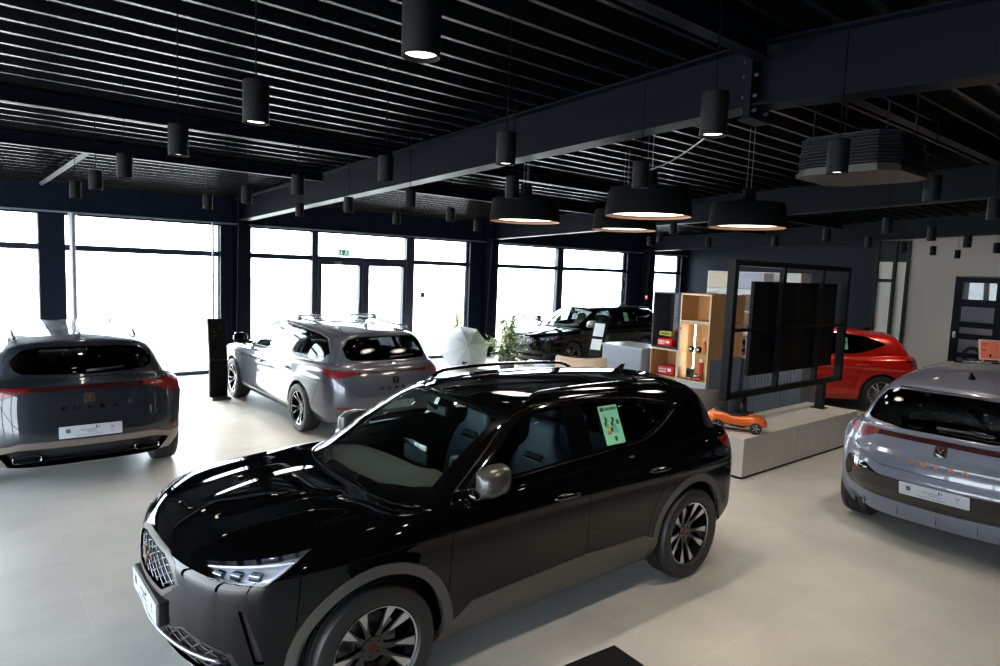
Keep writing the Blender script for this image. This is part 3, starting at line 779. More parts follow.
CROSS.update(sill=[(2.24, .1), (2.205, .36), (2.08, .44), (1.16, .473), (.53, .452), (.44, .40), (.40, .1)], handle_f=(1.37, .90), handle_r=(.44, .915), mirror=(2.06, .955, 1.135), fin=-.14)

def cross_front(root, B, parts, cop):
    chrome = mat('dark_chrome', (120, 124, 132), .2, 1.); blk = mat('gloss_black', (6, 6, 7)); led = mat('lamp_white', (225, 232, 245), .2, 0, coat=1)
    for o in list(root.children):
        if o.name.startswith('grille') and 'frame' not in o.name:
            lattice(B, 'grille_mesh', o, GR, CF, chrome, .042, (27, -27), -.014, .0042)
        if o.name.startswith('lower_intake'):
            lattice(B, 'intake_mesh', o, INT, CF, mat('dark_plastic', (16, 16, 17)), .055, (35, -20), -.02, .006)
            q, n = B.find('yz', [(y, .405+.05*abs(y)) for y in np.linspace(0, .68, 9)], CF)
            MB().tube([(x+.004, -y, z) for x, y, z in q[::-1]]+[(x+.004, y, z) for x, y, z in q[1:]], .011, 8).out('intake_blade', mat('satin_metal', (150, 155, 165), .3, .9), o, smooth=True)
    # lamp insides
    hs = [o for o in root.children if o.name.startswith('headlight')]
    for o, sd in zip(hs, (1, -1)):
        for f, (pa, off, rr, m) in {'daytime_strip': ([(-2.03, .852), (-1.70, .895), (-1.60, .905), (-1.69, .835)], -.014, .006, led), 'lower_strip': ([(-1.965, .822), (-1.70, .828)], -.02, .004, chrome)}.items():
            q, n = B.find('fd', [(a+(b-a)*t, c+(d-c)*t) for (a, c), (b, d) in zip(pa[:-1], pa[1:]) for t in np.linspace(0, 1, 8)], CF)
            q = q+n*off
            MB().tube([(x, y*sd, z) for x, y, z in q], rr, 8).out(f, m, o, smooth=True)
        q, n = B.find('fd', [(-1.96, .840), (-1.86, .852), (-1.76, .862)], CF)
        for (x, y, z), nn in zip(q+n*-.03, n):
            MB().box((-.03, -.02, -.016), (.03, .02, .016), .006, 2, frame((x, y*sd, z), (nn[1]*1.0, -nn[0]*sd, 0), (nn[0], nn[1]*sd, 0))).out('lamp_module', chrome, o)
    q, n = B.find('yz', [(.0005, .735)], CF); p = Vector(q[0])
    add_badge(root, frame((p.x+.006, 0, p.z), (0, 1, 0), (-.1, 0, 1)), .15, blk, cop, tile=False)
    q, n = B.find('yz', [(.0005, .535)], CF); p = Vector(q[0])
    M = frame((p.x+.013, 0, .535), (0, 1, 0), (.02, 0, 1))
    h = MB().box((p.x-.06, -.272, .472), (p.x+.008, .272, .598), .006).out('plate_holder', mat('dark_plastic', (16, 16, 17)), root)
    dealer_plate('front_plate', root, M)
    ext = MB()
    q, n = B.find('yz', [(y, .24) for y in np.linspace(0, .62, 9)], CF)
    ext.tube([(x+.01, -y, z) for x, y, z in q[::-1]]+[(x+.01, y, z) for x, y, z in q[1:]], .012, 8, flat=.6)
    ext.out('splitter', blk, root, smooth=True)

def rear_common(T, root, B, parts, word, cop, letter_m, zl, zb, zp, plate=True, wiper=True, tile=None, exhaust=True, ls=.05, lsp=.105):
    gb = mat('gloss_black', (6, 6, 7))
    q, n = B.find('yz', [(.0005, zb)], CR); p = Vector(q[0]); N = Vector(n[0]); up = Vector((0, 0, 1)); up = up-N*up.dot(N)
    add_badge(parts['gate'], frame(p+N*.004, (0, -1, 0), up), .09, tile or gb, cop)
    k = len(word); ys = [(i-(k-1)/2)*lsp for i in range(k)]
    q, n = B.find('yz', [(abs(y)+.0004, zl) for y in ys], CR)
    for ch, y, a, b in zip(word, ys, q, n):
        b = Vector(b); s = 1 if y <= 0 else -1          # word runs left to right seen from behind: towards -y
        b2 = Vector((b.x, b.y*s, b.z)); pos = Vector((a[0], a[1]*s, a[2]))+b2*.002
        right = Vector((0, -1, 0)); right = right-b2*right.dot(b2); u2 = Vector((0, 0, 1)); u2 = u2-b2*u2.dot(b2)
        text_obj('badge_letter', ch, ls, letter_m, parts['gate'], frame(pos, right, u2), .002, sx=1.5, bold=.0022)
    if plate:
        q, n = B.find('yz', [(.0005, zp)], CR); p = Vector(q[0]); N = Vector(n[0]); up = Vector((0, 0, 1)); up = up-N*up.dot(N)
        dealer_plate('rear_plate', root, frame(p+N*.016, (0, -1, 0), up))
    if wiper:
        w = T['wiper']; q, n = B.find('yz', [(abs(y), z) for y, z in w], CR); q[:, 1] *= [math.copysign(1, y) for y, z in w]
        q = q+n*.022; mb = MB(); mb.tube(q.tolist(), [.016, .012, .008, .006][:len(q)], 8); mb.cyl(tuple(q[0]-n[0]*.03), tuple(q[0]+n[0]*.006), .02, .017, 14)
        mb.out('rear_wiper', mat('dark_plastic', (16, 16, 17)), parts['gate'], smooth=True)
    if exhaust:
        for sd in (1, -1):
            q, n = B.find('yz', [(.50, .365)], CR); p = q[0]
            o = MB().loft([[(p[0]-dx, sd*.50+a*k, .365+b*k) for a, b in ring(24, .115, .034, 4)] for dx, k in ((-.05, .96), (.012, 1), (.014, .93), (-.04, .88))], caps=False).out('exhaust_trim', mat('dark_chrome', (120, 124, 132)), root, smooth=True)

CROSS['wiper'] = [(-.02, 1.145), (-.17, 1.15), (-.33, 1.165)]

# ---------------------------------------------------------------- estate, hatchback and electric hatchback
def seat_warp(p, u, v):
    q = p.copy(); x, y, z = p[:, 0], np.abs(p[:, 1]), p[:, 2]
    s = ss(v, 2.2, 3.2)*ss(-v, -5.2, -4.4)*ss(u, 3, 4.2)*ss(-u, -12.2, -11.2)
    q[:, 1] += np.sign(p[:, 1]+1e-9)*s*(.013*np.exp(-((z-.80-.02*np.sin(x))/.03)**2)-.010*np.exp(-((z-.60)/.09)**2))
    m = ss(v, 4.1, 4.7)*ss(-v, -7.0, -6.6)*ss(u, 9.6, 10.6)
    q[:, 2] += m*.012*ss(.45+.1*np.clip((3.3-x)/.9, 0, 1)-y, -.07, .07)
    return q

ESTATE = dict(CROSS)
ESTATE.update(wb=2.686, zr=1.45, warp=seat_warp, R=.325, wheel='estate', wheel_y=.785, arch=((0, .325), (2.686, .325)), arch_in=.372, arch_out=None, sill=None,
    rows=[(-.95, 3.40, .78, [.26, .26, .22, .19, .19, .19, .19, .19]), (-1.05, 3.50, .885, [.42, .42, .38, .31, .31, .31, .31, .31]), (-1.085, 3.54, .885, [.58, .58, .55, .50, .50, .50, .47, .47]),
          (-1.06, 3.545, .90, [.76, .76, .74, .71, .71, .69, .66, .65]), (-1.0, 3.46, .885, [.945, .935, .91, .875, .865, .85, .81, .79])],
    cx=[-.56, 0, .55, 1.2, 1.8, 2.31, 2.686, 3.12],
    r7=[(-.90, 0, 1.03), (-.885, .40, 1.025), (-.82, .63, 1.015), (-.66, .735, 1.01), (-.38, .775, 1.0), (.05, .79, .99), (.55, .80, .98), (1.2, .805, .965), (1.75, .80, .95),
        (2.12, .785, .935), (2.26, .74, .925), (2.36, .65, .925), (2.43, .50, .93), (2.47, .26, .935), (2.48, 0, .935)],
    r9=[(-.72, 0, 1.375), (-.70, .34, 1.365), (-.66, .50, 1.345), (-.52, .57, 1.345), (-.22, .595, 1.36), (.2, .61, 1.385), (.65, .62, 1.40), (1.1, .615, 1.40), (1.38, .605, 1.385),
        (1.56, .585, 1.36), (1.64, .54, 1.355), (1.70, .46, 1.365), (1.745, .35, 1.38), (1.78, .19, 1.392), (1.79, 0, 1.397)],
    r12=[(-.65, 1.40), (-.61, 1.405), (-.5, 1.412), (-.36, 1.42), (-.1, 1.435), (.2, 1.447), (.55, 1.455), (.95, 1.456), (1.2, 1.45), (1.36, 1.442), (1.45, 1.435), (1.53, 1.428), (1.59, 1.422), (1.65, 1.416), (1.69, 1.412)],
    dlo=[(2.16, .962), (1.2, 1.0), (.5, 1.022), (-.15, 1.045), (-.50, 1.075), (-.60, 1.12), (-.40, 1.29), (-.1, 1.335), (.4, 1.365), (.9, 1.385), (1.165, 1.385), (1.41, 1.37), (1.58, 1.335), (1.70, 1.28)],
    glass_f=[(2.02, .985), (1.21, 1.017), (1.185, 1.366), (1.40, 1.352), (1.56, 1.318), (1.67, 1.265)],
    glass_r=[(1.08, 1.022), (.22, 1.048), (.28, 1.337), (.9, 1.364), (1.08, 1.366)],
    glass_q=[(.14, 1.055), (-.47, 1.092), (-.555, 1.125), (-.385, 1.27), (-.09, 1.31), (.195, 1.332)],
    door_f=[(2.25, .28), (2.255, .75), (2.24, .93), (2.17, .98), (1.9, 1.12), (1.15, 1.12), (1.165, .95), (1.145, .60), (1.155, .28)],
    door_r=[(1.155, .28), (1.145, .60), (1.165, .95), (1.15, 1.12), (.12, 1.12), (.14, .98), (.20, .85), (.36, .68), (.42, .50), (.43, .28)],
    ws=[(2.53, -.05), (2.51, .32), (2.42, .56), (2.30, .69), (1.62, .578), (1.675, .40), (1.715, .2), (1.73, -.05)], wsg=[(2.44, -.05), (2.42, .30), (2.34, .53), (2.26, .63), (1.685, .545), (1.73, .39), (1.765, .2), (1.78, -.05)],
    hood=[(3.42, -.05), (3.40, .2), (3.36, .40), (3.27, .55), (3.05, .74), (2.65, .79), (2.33, .79), (2.29, .74), (2.42, .575), (2.52, .33), (2.54, -.05)],
    rw=[(-.05, 1.345), (.38, 1.338), (.52, 1.30), (.605, 1.19), (.59, 1.09), (.53, 1.052), (.25, 1.045), (-.05, 1.043)],
    gate=[(-.05, .60), (.50, .61), (.60, .68), (.66, .80), (.72, .90), (.71, 1.0), (.67, 1.2), (.59, 1.34), (.5, 1.385), (-.05, 1.385)],
    fb=[(3.8, 0), (3.0, 0), (3.10, .5), (3.07, .76), (3.45, .84), (3.8, .85)], rb=[(-1.7, 0), (-.33, 0), (-.42, .48), (-.60, .82), (-1.7, .88)],
    handle_f=(1.37, .80), handle_r=(.36, .83), mirror=(2.12, .94, 1.06), fin=-.2, wiper=[(-.02, 1.075), (-.18, 1.08), (-.36, 1.09)])
ESTATE['feats'] = [
    ('headlight', 'fd', [(-2.08, .735), (-1.98, .69), (-1.68, .72), (-1.545, .83), (-1.70, .815)], 'F', 'lamp', None, True),
    ('grille', 'yz', [(-.05, .74), (.25, .735), (.42, .70), (.36, .58), (.22, .53), (-.05, .52)], 'F', 'recess', None, False, .05),
    ('lower_intake', 'yz', [(-.05, .44), (.45, .44), (.62, .42), (.60, .30), (-.05, .29)], 'F', 'recess', None, False, .05),
    ('tail_light', 'rd', [(-.34, .925), (-.06, .935), (.20, .945), (.17, .915), (.05, .84), (-.12, .835), (-.25, .88), (-.34, .893)], 'R', 'panel', 'red', True),
    ('light_bar', 'yz', [(-.05, .893), (.60, .893), (.60, .925), (-.05, .925)], 'R', 'panel', 'redbar', False),
    ('rear_reflector', 'rd', [(-.28, .475), (-.10, .48), (-.10, .455), (-.28, .45)], 'R', 'panel', 'red', True),
    ('diffuser', 'yz', [(-.05, .36), (.50, .365), (.62, .33), (.60, .25), (-.05, .15)], 'R', 'recess', None, False, .05)]

HATCH = dict(ESTATE)
HATCH.update(wheel='silver',
    rows=[(-.66, 3.40, .78, [.26, .26, .22, .19, .19, .19, .19, .19]), (-.75, 3.50, .885, [.42, .42, .38, .31, .31, .31, .31, .31]), (-.79, 3.54, .885, [.58, .58, .55, .50, .50, .50, .47, .47]),
          (-.775, 3.545, .90, [.76, .76, .74, .71, .71, .69, .66, .65]), (-.72, 3.46, .885, [.955, .945, .92, .88, .865, .85, .81, .79])],
    cx=[-.42, 0, .55, 1.2, 1.8, 2.31, 2.686, 3.12],
    r7=[(-.60, 0, 1.04), (-.585, .40, 1.035), (-.53, .62, 1.025), (-.40, .725, 1.02), (-.18, .765, 1.01), (.12, .785, .995), (.57, .80, .98), (1.2, .805, .965), (1.75, .80, .95)]+ESTATE['r7'][9:],
    r9=[(-.34, 0, 1.36), (-.33, .34, 1.35), (-.30, .50, 1.33), (-.2, .565, 1.33), (.0, .59, 1.345), (.3, .605, 1.375), (.68, .62, 1.395), (1.1, .615, 1.40), (1.38, .605, 1.385)]+ESTATE['r9'][9:],
    r12=[(-.28, 1.385), (-.25, 1.39), (-.17, 1.397), (-.06, 1.408), (.1, 1.422), (.32, 1.437), (.6, 1.452), (.95, 1.456)]+ESTATE['r12'][8:],
    dlo=[(2.16, .962), (1.2, 1.0), (.45, 1.03), (.20, 1.09), (-.08, 1.20), (-.04, 1.235), (.25, 1.325), (.6, 1.37), (.9, 1.385), (1.165, 1.385), (1.41, 1.37), (1.58, 1.335), (1.70, 1.28)],
    glass_r=[(1.08, 1.022), (.46, 1.05), (.26, 1.095), (.38, 1.315), (.62, 1.35), (.9, 1.364), (1.08, 1.366)], glass_q=[(.20, 1.115), (-.05, 1.205), (-.01, 1.228), (.24, 1.300), (.33, 1.318)],
    door_r=[(1.155, .28), (1.145, .60), (1.165, .95), (1.15, 1.12), (.30, 1.14), (.24, 1.0), (.28, .85), (.40, .68), (.45, .50), (.46, .28)],
    rw=[(-.05, 1.33), (.38, 1.322), (.50, 1.28), (.58, 1.17), (.56, 1.09), (.50, 1.062), (.25, 1.055), (-.05, 1.053)],
    rb=[(-1.7, 0), (-.30, 0), (-.38, .48), (-.46, .82), (-1.7, .88)], fin=-.02, wiper=[(-.02, 1.085), (-.18, 1.09), (-.36, 1.10)])
HATCH['feats'] = [f for f in ESTATE['feats'] if f[3] == 'F']+[
    ('tail_light', 'rd', [(-.14, .93), (.10, .94), (.33, .955), (.30, .925), (.20, .86), (.06, .85), (-.08, .885), (-.14, .895)], 'R', 'panel', 'redbar', True),
    ('light_bar', 'yz', [(-.05, .895), (.56, .895), (.56, .93), (-.05, .93)], 'R', 'panel', 'redbar', False),
    ('diffuser', 'yz', [(-.05, .36), (.50, .365), (.62, .33), (.60, .25), (-.05, .15)], 'R', 'recess', None, False, .05)]

def born_warp(p, u, v):
    q = p.copy(); z = p[:, 2]
    s = ss(v, 2.2, 3.2)*ss(-v, -5.2, -4.4)*ss(u, 3, 4.2)*ss(-u, -12.2, -11.2)
    q[:, 1] += np.sign(p[:, 1]+1e-9)*s*.010*np.exp(-((z-.86)/.035)**2)
    # trailing lip under the lamps
    r = ss(-u, -2.8, -2.0); q[:, 0] -= r*(.018*np.exp(-((z-.80)/.035)**2)+.02*np.exp(-((z-.62)/.05)**2)-.022*np.exp(-((z-.42)/.06)**2))
    return q
BORN = dict(ESTATE)
BORN.update(wb=2.766, zr=1.53, warp=born_warp, R=.345, wheel='plain', wheel_y=.80, arch=((0, .345), (2.766, .345)), arch_in=.395,
    r1=.02, r2=.10, r3=.27,
    rows=[(-.60, 3.42, .79, [.23, .23, .22, .2, .2, .2, .2, .2]), (-.70, 3.54, .90, [.40, .40, .37, .32, .32, .32, .32, .32]), (-.735, 3.58, .90, [.58, .58, .55, .52, .52, .52, .5, .5]),
          (-.715, 3.57, .915, [.80, .79, .77, .74, .73, .72, .69, .68]), (-.64, 3.45, .895, [.99, .98, .955, .92, .91, .90, .87, .85])],
    cx=[-.42, 0, .57, 1.25, 1.87, 2.40, 2.766, 3.2],
    r7=[(-.585, 0, 1.06), (-.57, .40, 1.055), (-.50, .64, 1.05), (-.36, .745, 1.045), (-.15, .79, 1.035), (.15, .805, 1.025), (.6, .815, 1.01), (1.25, .815, 1.0), (1.85, .81, .99),
        (2.35, .79, .975), (2.52, .73, .965), (2.62, .64, .965), (2.69, .49, .97), (2.73, .25, .975), (2.74, 0, .975)],
    r9=[(-.46, 0, 1.395), (-.445, .34, 1.385), (-.40, .51, 1.365), (-.27, .575, 1.375), (.0, .60, 1.41), (.3, .62, 1.44), (.7, .635, 1.465), (1.15, .63, 1.475), (1.45, .62, 1.46),
        (1.68, .60, 1.43), (1.78, .55, 1.42), (1.84, .47, 1.43), (1.885, .36, 1.445), (1.92, .19, 1.455), (1.93, 0, 1.46)],
    r12=[(-.40, 1.425), (-.35, 1.434), (-.25, 1.45), (-.10, 1.47), (.1, 1.495), (.32, 1.51), (.65, 1.526), (1.0, 1.532), (1.25, 1.53), (1.43, 1.522), (1.55, 1.514), (1.63, 1.506), (1.7, 1.499), (1.76, 1.492), (1.80, 1.487)],
    dlo=[(2.42, 1.0), (1.2, 1.04), (.45, 1.07), (.20, 1.11), (-.02, 1.22), (.04, 1.28), (.3, 1.38), (.7, 1.43), (1.165, 1.44), (1.45, 1.43), (1.7, 1.385), (1.9, 1.30)],
    glass_f=[(2.28, 1.025), (1.25, 1.06), (1.23, 1.42), (1.45, 1.41), (1.68, 1.365), (1.86, 1.285)], glass_r=[(1.12, 1.065), (.5, 1.09), (.26, 1.13), (.40, 1.375), (.72, 1.41), (1.12, 1.42)], glass_q=[(.20, 1.15), (.02, 1.222), (.06, 1.26), (.32, 1.355)],
    door_f=[(2.36, .28), (2.37, .75), (2.35, .95), (2.3, 1.0), (2.0, 1.15), (1.18, 1.15), (1.19, .95), (1.17, .60), (1.18, .28)], door_r=[(1.18, .28), (1.17, .60), (1.19, .95), (1.18, 1.15), (.30, 1.16), (.26, 1.0), (.3, .85), (.42, .68), (.47, .50), (.48, .28)],
    ws=[(2.79, -.05), (2.77, .32), (2.67, .56), (2.55, .69), (1.75, .585), (1.81, .40), (1.85, .2), (1.86, -.05)], wsg=[(2.70, -.05), (2.68, .30), (2.6, .53), (2.5, .63), (1.81, .55), (1.86, .39), (1.90, .2), (1.91, -.05)],
    hood=[(3.44, -.05), (3.42, .2), (3.36, .40), (3.27, .55), (3.10, .72), (2.85, .77), (2.62, .77), (2.56, .74), (2.67, .575), (2.77, .33), (2.79, -.05)],
    rw=[(-.05, 1.372), (.40, 1.362), (.535, 1.335), (.62, 1.22), (.665, 1.09), (.62, 1.068), (.30, 1.03), (-.05, 1.025)],
    gate=[(-.05, .69), (.45, .70), (.62, .75), (.70, .83), (.75, .93), (.72, 1.05), (.68, 1.2), (.60, 1.40), (.5, 1.45), (-.05, 1.45)],
    fb=[(3.9, 0), (3.08, 0), (3.18, .5), (3.15, .76), (3.5, .86), (3.9, .87)], rb=[(-1.7, 0), (-.31, 0), (-.39, .48), (-.44, .82), (-1.7, .90)],
    handle_f=(1.42, .86), handle_r=(.46, .88), mirror=(2.30, .95, 1.10), fin=-.02, rail=None, wiper=[(.05, 1.085), (-.12, 1.09), (-.33, 1.095)])
BORN['feats'] = [
    ('roof_glass', 'xy', [(.66, -.05), (.66, .40), (.74, .50), (1.66, .49), (1.76, .3), (1.79, -.05)], None, 'panel', 'black', False),
    ('headlight', 'fd', [(-2.08, .775), (-1.98, .72), (-1.70, .75), (-1.58, .86), (-1.75, .84)], 'F', 'lamp', None, True),
    ('grille', 'yz', [(-.05, .50), (.5, .49), (.58, .40), (.5, .33), (-.05, .32)], 'F', 'recess', None, False, .05),
    ('tail_light', 'rd', [(-.06, .995), (.14, .995), (.30, 1.01), (.30, .955), (.22, .895), (.10, .885), (.02, .91), (-.06, .95)], 'R', 'panel', 'red', True),
    ('light_bar', 'yz', [(-.05, .955), (.60, .95), (.60, .99), (-.05, .995)], 'R', 'panel', 'redbar', False),
    ('rear_reflector', 'rd', [(-.05, .600), (.085, .632), (.09, .606), (-.045, .572)], 'R', 'panel', 'red', True),
    ('bumper_insert', 'rd', [(-.56, .595), (-.20, .61), (-.08, .67), (.10, .715), (.19, .69), (.24, .61), (.235, .53), (.17, .46), (.02, .42), (-.1, .40), (-.56, .385)], 'R', 'panel', 'black', False)]

def estate_dress(root, B, parts, T=ESTATE, word='CUPRA', tile=None, sign=None, plate=True, exhaust=False):
    gb = mat('gloss_black', (6, 6, 7))
    if word is not None: rear_common(T, root, B, parts, word, sign or mat('copper_badge', (150, 92, 66), .35, .9), gb, .70, .80, .49, plate=plate, tile=tile, exhaust=exhaust)
    front_plain(root, B)

def front_plain(root, B):
    chrome = mat('dark_chrome', (120, 124, 132), .2, 1.); led = mat('lamp_white', (225, 232, 245), .2, 0, coat=1)
    polys = {f[0]: f[2] for f in ESTATE['feats']}
    for o in list(root.children):
        if o.name.startswith('grille'):
            lattice(B, 'grille_mesh', o, polys['grille'], CF, chrome, .05, (35, -35), -.012, .004)
            q, n = B.find('yz', [(y, .735-.1*y*y) for y in np.linspace(0, .42, 8)], CF); q = q+n*.004
            MB().tube([(x, -y, z) for x, y, z in q[::-1]]+[(x, y, z) for x, y, z in q[1:]], .008, 8).out('grille_bar', chrome, o, smooth=True)
    hs = [o for o in root.children if o.name.startswith('headlight')]
    for o, sd in zip(hs, (1, -1)):
        q, n = B.find('fd', [(-2.03, .725), (-1.9, .745), (-1.75, .775), (-1.62, .80)], CF); q = q+n*-.016
        MB().tube([(x, y*sd, z) for x, y, z in q], .007, 8).out('daytime_strip', led, o, smooth=True)
        q, n = B.find('fd', [(-1.92, .722), (-1.80, .735), (-1.70, .755)], CF)
        for (x, y, z), nn in zip(q+n*-.03, n):
            MB().box((-.03, -.02, -.018), (.03, .02, .018), .006, 2, frame((x, y*sd, z), (nn[1], -nn[0]*sd, 0), (nn[0], nn[1]*sd, 0))).out('lamp_module', chrome, o)
ESTATE['dress'] = estate_dress
HATCH['dress'] = lambda r, B, p: estate_dress(r, B, p, HATCH, None)

def born_dress(root, B, parts):
    cop = mat('copper_letter', (196, 120, 84), .35, .8)
    rear_common(BORN, root, B, parts, 'CUPRA', mat('copper_badge', (150, 92, 66), .35, .9), cop, .785, .905, .555, exhaust=False, ls=.042, lsp=.10)
    # fins of the lower diffuser
    for y in (-.60, -.30, 0, .30, .60):
        q, n = B.find('yz', [(abs(y)+.0004, .33)], CR)
        MB().box((q[0][0]-.012, y-.006, .27), (q[0][0]+.03, y+.006, .375), .004).out('diffuser_fin', parts['paint'], root)
    MB().box((-.475, -.42, 1.378), (-.455, .42, 1.390), .004).out('brake_light', mat('lamp_red_dark', (70, 8, 10)), root)
BORN['dress'] = born_dress

# ---------------------------------------------------------------- the hall
YW = 13.73; XR = 19.6; XL = -4.2; YB = -5.0; APEX = 2.6
def deck(y): return 3.93-.0436*abs(y-APEX)
navy = mat('navy_panel', (10, 17, 30), .5, 0, spec=.12, bump=.02, bscale=4); steel = mat('navy_steel', (6, 11, 20), .42, 0, spec=.09)
frame_m = mat('window_frame', (28, 35, 50), .4, .2); deck_m = mat('deck_sheet', (8, 9, 12), .27, 0, spec=.29)
pale = mat('pale_wall', (158, 150, 145), .85, bump=.02, bscale=30)

# tiled floor
fm = bpy.data.materials.new('floor_tiles'); fm.use_nodes = True; nt = fm.node_tree; b = nt.nodes['Principled BSDF']
tc = nt.nodes.new('ShaderNodeTexCoord'); mp = nt.nodes.new('ShaderNodeMapping'); mp.inputs['Location'].default_value = (-.61, -1.48, 0)
br = nt.nodes.new('ShaderNodeTexBrick'); br.offset = .5; br.inputs['Scale'].default_value = 1; br.inputs['Brick Width'].default_value = 1.2; br.inputs['Row Height'].default_value = .6
br.inputs['Mortar Size'].default_value = .0016; br.inputs['Mortar Smooth'].default_value = .2; br.inputs['Bias'].default_value = 0
br.inputs['Color1'].default_value = srgb(190, 190, 188); br.inputs['Color2'].default_value = srgb(184, 184, 182); br.inputs['Mortar'].default_value = srgb(206, 206, 203)
n1 = nt.nodes.new('ShaderNodeTexNoise'); n1.inputs['Scale'].default_value = 1.3; n1.inputs['Detail'].default_value = 8; n1.inputs['Roughness'].default_value = .62
n2 = nt.nodes.new('ShaderNodeTexNoise'); n2.inputs['Scale'].default_value = 9; n2.inputs['Detail'].default_value = 6
rp = nt.nodes.new('ShaderNodeValToRGB'); rp.color_ramp.elements[0].position = .3; rp.color_ramp.elements[0].color = (.74, .74, .74, 1); rp.color_ramp.elements[1].position = .7; rp.color_ramp.elements[1].color = (1.06, 1.05, 1.02, 1)
mx = nt.nodes.new('ShaderNodeMixRGB'); mx.blend_type = 'MULTIPLY'; mx.inputs[0].default_value = .8
L = nt.links.new
L(tc.outputs['Object'], mp.inputs[0]); L(mp.outputs[0], br.inputs['Vector']); L(tc.outputs['Object'], n1.inputs['Vector']); L(tc.outputs['Object'], n2.inputs['Vector']); L(n1.outputs['Fac'], rp.inputs[0])
L(br.outputs['Color'], mx.inputs[1]); L(rp.outputs[0], mx.inputs[2]); L(mx.outputs[0], b.inputs['Base Color'])
rr = nt.nodes.new('ShaderNodeMapRange'); rr.inputs[3].default_value = .30; rr.inputs[4].default_value = .46; L(n2.outputs['Fac'], rr.inputs[0]); L(rr.outputs[0], b.inputs['Roughness'])
b.inputs['Specular IOR Level'].default_value = .35
struct(MB().box((XL, YB, -.12), (XR, YW+.12, 0)).out('floor', fm))
# forecourt outside
gm = mat('forecourt', (196, 194, 190), .8, noise=.06, nscale=.6)
g = MB().box((-60, YW+.12, -.2), (70, 90, -.03)); struct(g.out('ground', gm))
g = MB().box((-60, -40, -.2), (XL-.12, YW+.12, -.03)); struct(g.out('ground', gm))

# trapezoid deck, both slopes of the roof; ribs run along x
def deck_profile(y0, y1, sgn):
    out = []; k = 0; P = .275; y = y0
    n = int(abs(y1-y0)/P)+1
    for k in range(n):
        for dy, dz in ((0, 0), (.034, 0), (.065, .12), (.245, .12)):
            yy = y0+sgn*(k*P+dy)
            if (yy-y1)*sgn < 0: out.append((yy, deck(yy)+dz))
    out.append((y1, deck(y1)+.0)); return out
for y0, y1, sg in ((APEX-.04, YW+.1, 1), (APEX-.04, YB, -1)):
    pr = deck_profile(y0, y1, sg); mb = MB()
    mb.grid([[(x, y, z) for y, z in pr] for x in (XL, -1, 2, 5, 8, 11, 14, 17, XR)])
    o = struct(mb.out('ceiling', deck_m)); 
struct(MB().loft([[(x, YB, deck(YB)+.14), (x, APEX, deck(APEX)+.14), (x, YW+.1, deck(YW)+.14), (x, YW+.1, deck(YW)+.2), (x, APEX, deck(APEX)+.2), (x, YB, deck(YB)+.2)] for x in (XL, XR)]).out('ceiling', deck_m))

# window wall: openings (x0, x1, mullion xs, door)
def vmull(mb, x0, x1, z0, z1, y0=YW-.08, y1=YW+.06): mb.box((x0, y0, z0), (x1, y1, z1), .006, 1)
win = [(-1.75, 1.17, []), (1.55, 4.12, []), (4.715, 10.26, [(6.03, 6.165), (8.385, 8.61)]), (11.2, 16.46, [(13.41, 13.65)]), (17.86, 19.30, [])]
wall = MB(); prev = XL
for x0, x1, _ in win:
    wall.box((prev, YW-.10, 0), (x0, YW+.12, 2.93)); prev = x1
wall.box((prev, YW-.10, 0), (XR+.12, YW+.12, 2.93))
x = XL
while x < XR:                                                     # fascia panels with open joints
    x2 = min(x+1.15, XR); wall.box((x+.004, YW-.12, 2.985), (x2-.004, YW+.12, 3.62)); x = x2
wall.box((XL, YW-.08, 2.93), (XR, YW+.12, 3.6))
struct(wall.out('wall_back', navy))
led = MB().box((XL, YW-.15, 2.955), (XR, YW-.02, 2.985)); struct(led.out('trim_1', mat('trim_grey', (120, 128, 142), .4, .5)))
pane = glass('window_glass', (.96, .98, .98), 1.35)
glz = []
for k, (x0, x1, ms) in enumerate(win):
    f = MB(); e = .05
    f.box((x0, YW-.06, 2.92), (x1, YW+.06, 2.985), .004, 1); f.box((x0, YW-.07, 2.315), (x1, YW+.06, 2.42), .006, 1); f.box((x0, YW-.08, 0), (x1, YW+.06, .07), .006, 1)
    if k == 2:
        pass
    f.box((x0-e, YW-.06, 0), (x0, YW+.06, 2.985), .004, 1); f.box((x1, YW-.06, 0), (x1+e, YW+.06, 2.985), .004, 1)
    for a, c in ms: vmull(f, a, c, 0, 2.985)
    o = struct(f.out('window_%d' % (k+1), frame_m))
    cells = [x0]+[v for m_ in ms for v in m_]+[x1]
    for i in range(0, len(cells), 2):
        for z0, z1 in ((.07, 2.335), (2.415, 2.92)):
            if k == 2 and i == 2 and z0 < 1: continue
            glz.append(MB().box((cells[i], YW-.006, z0), (cells[i+1], YW+.006, z1)).out('window_pane', pane, o))
# entrance door: two leaves in a heavier frame
d = MB()
for a, c in ((6.165, 6.235), (7.235, 7.39), (8.38, 8.39)): vmull(d, a, c, 0, 2.335)
d.box((6.165, YW-.06, 2.235), (8.39, YW+.06, 2.335), .004, 1)
dr = struct(d.out('door_1', frame_m))
for a, c in ((6.235, 7.235), (7.39, 8.38)):
    lf = MB()
    for q in ((a, a+.045), (c-.045, c)): vmull(lf, q[0]-.03, q[1]-.03 if q[0] == a else q[1]+.0, .02, 2.235)
    lf.box((a, YW-.05, .02), (c, YW+.05, .10), .004, 1)
    l = lf.out('door_leaf', frame_m, dr); MB().box((a, YW-.006, .1), (c, YW+.006, 2.235)).out('door_pane', pane, l)
    MB().tube([(c-.1 if a < 7 else a+.1, YW-.09, z) for z in (.75, 1.1, 1.45)], .014, 10).out('door_handle', mat('satin_steel', (150, 152, 156), .3, .9), l, smooth=True)
MB().box((6.55, YW-.09, 2.265), (6.72, YW-.05, 2.32), .006).out('door_closer', mat('satin_steel', (150, 152, 156), .3, .9), dr)
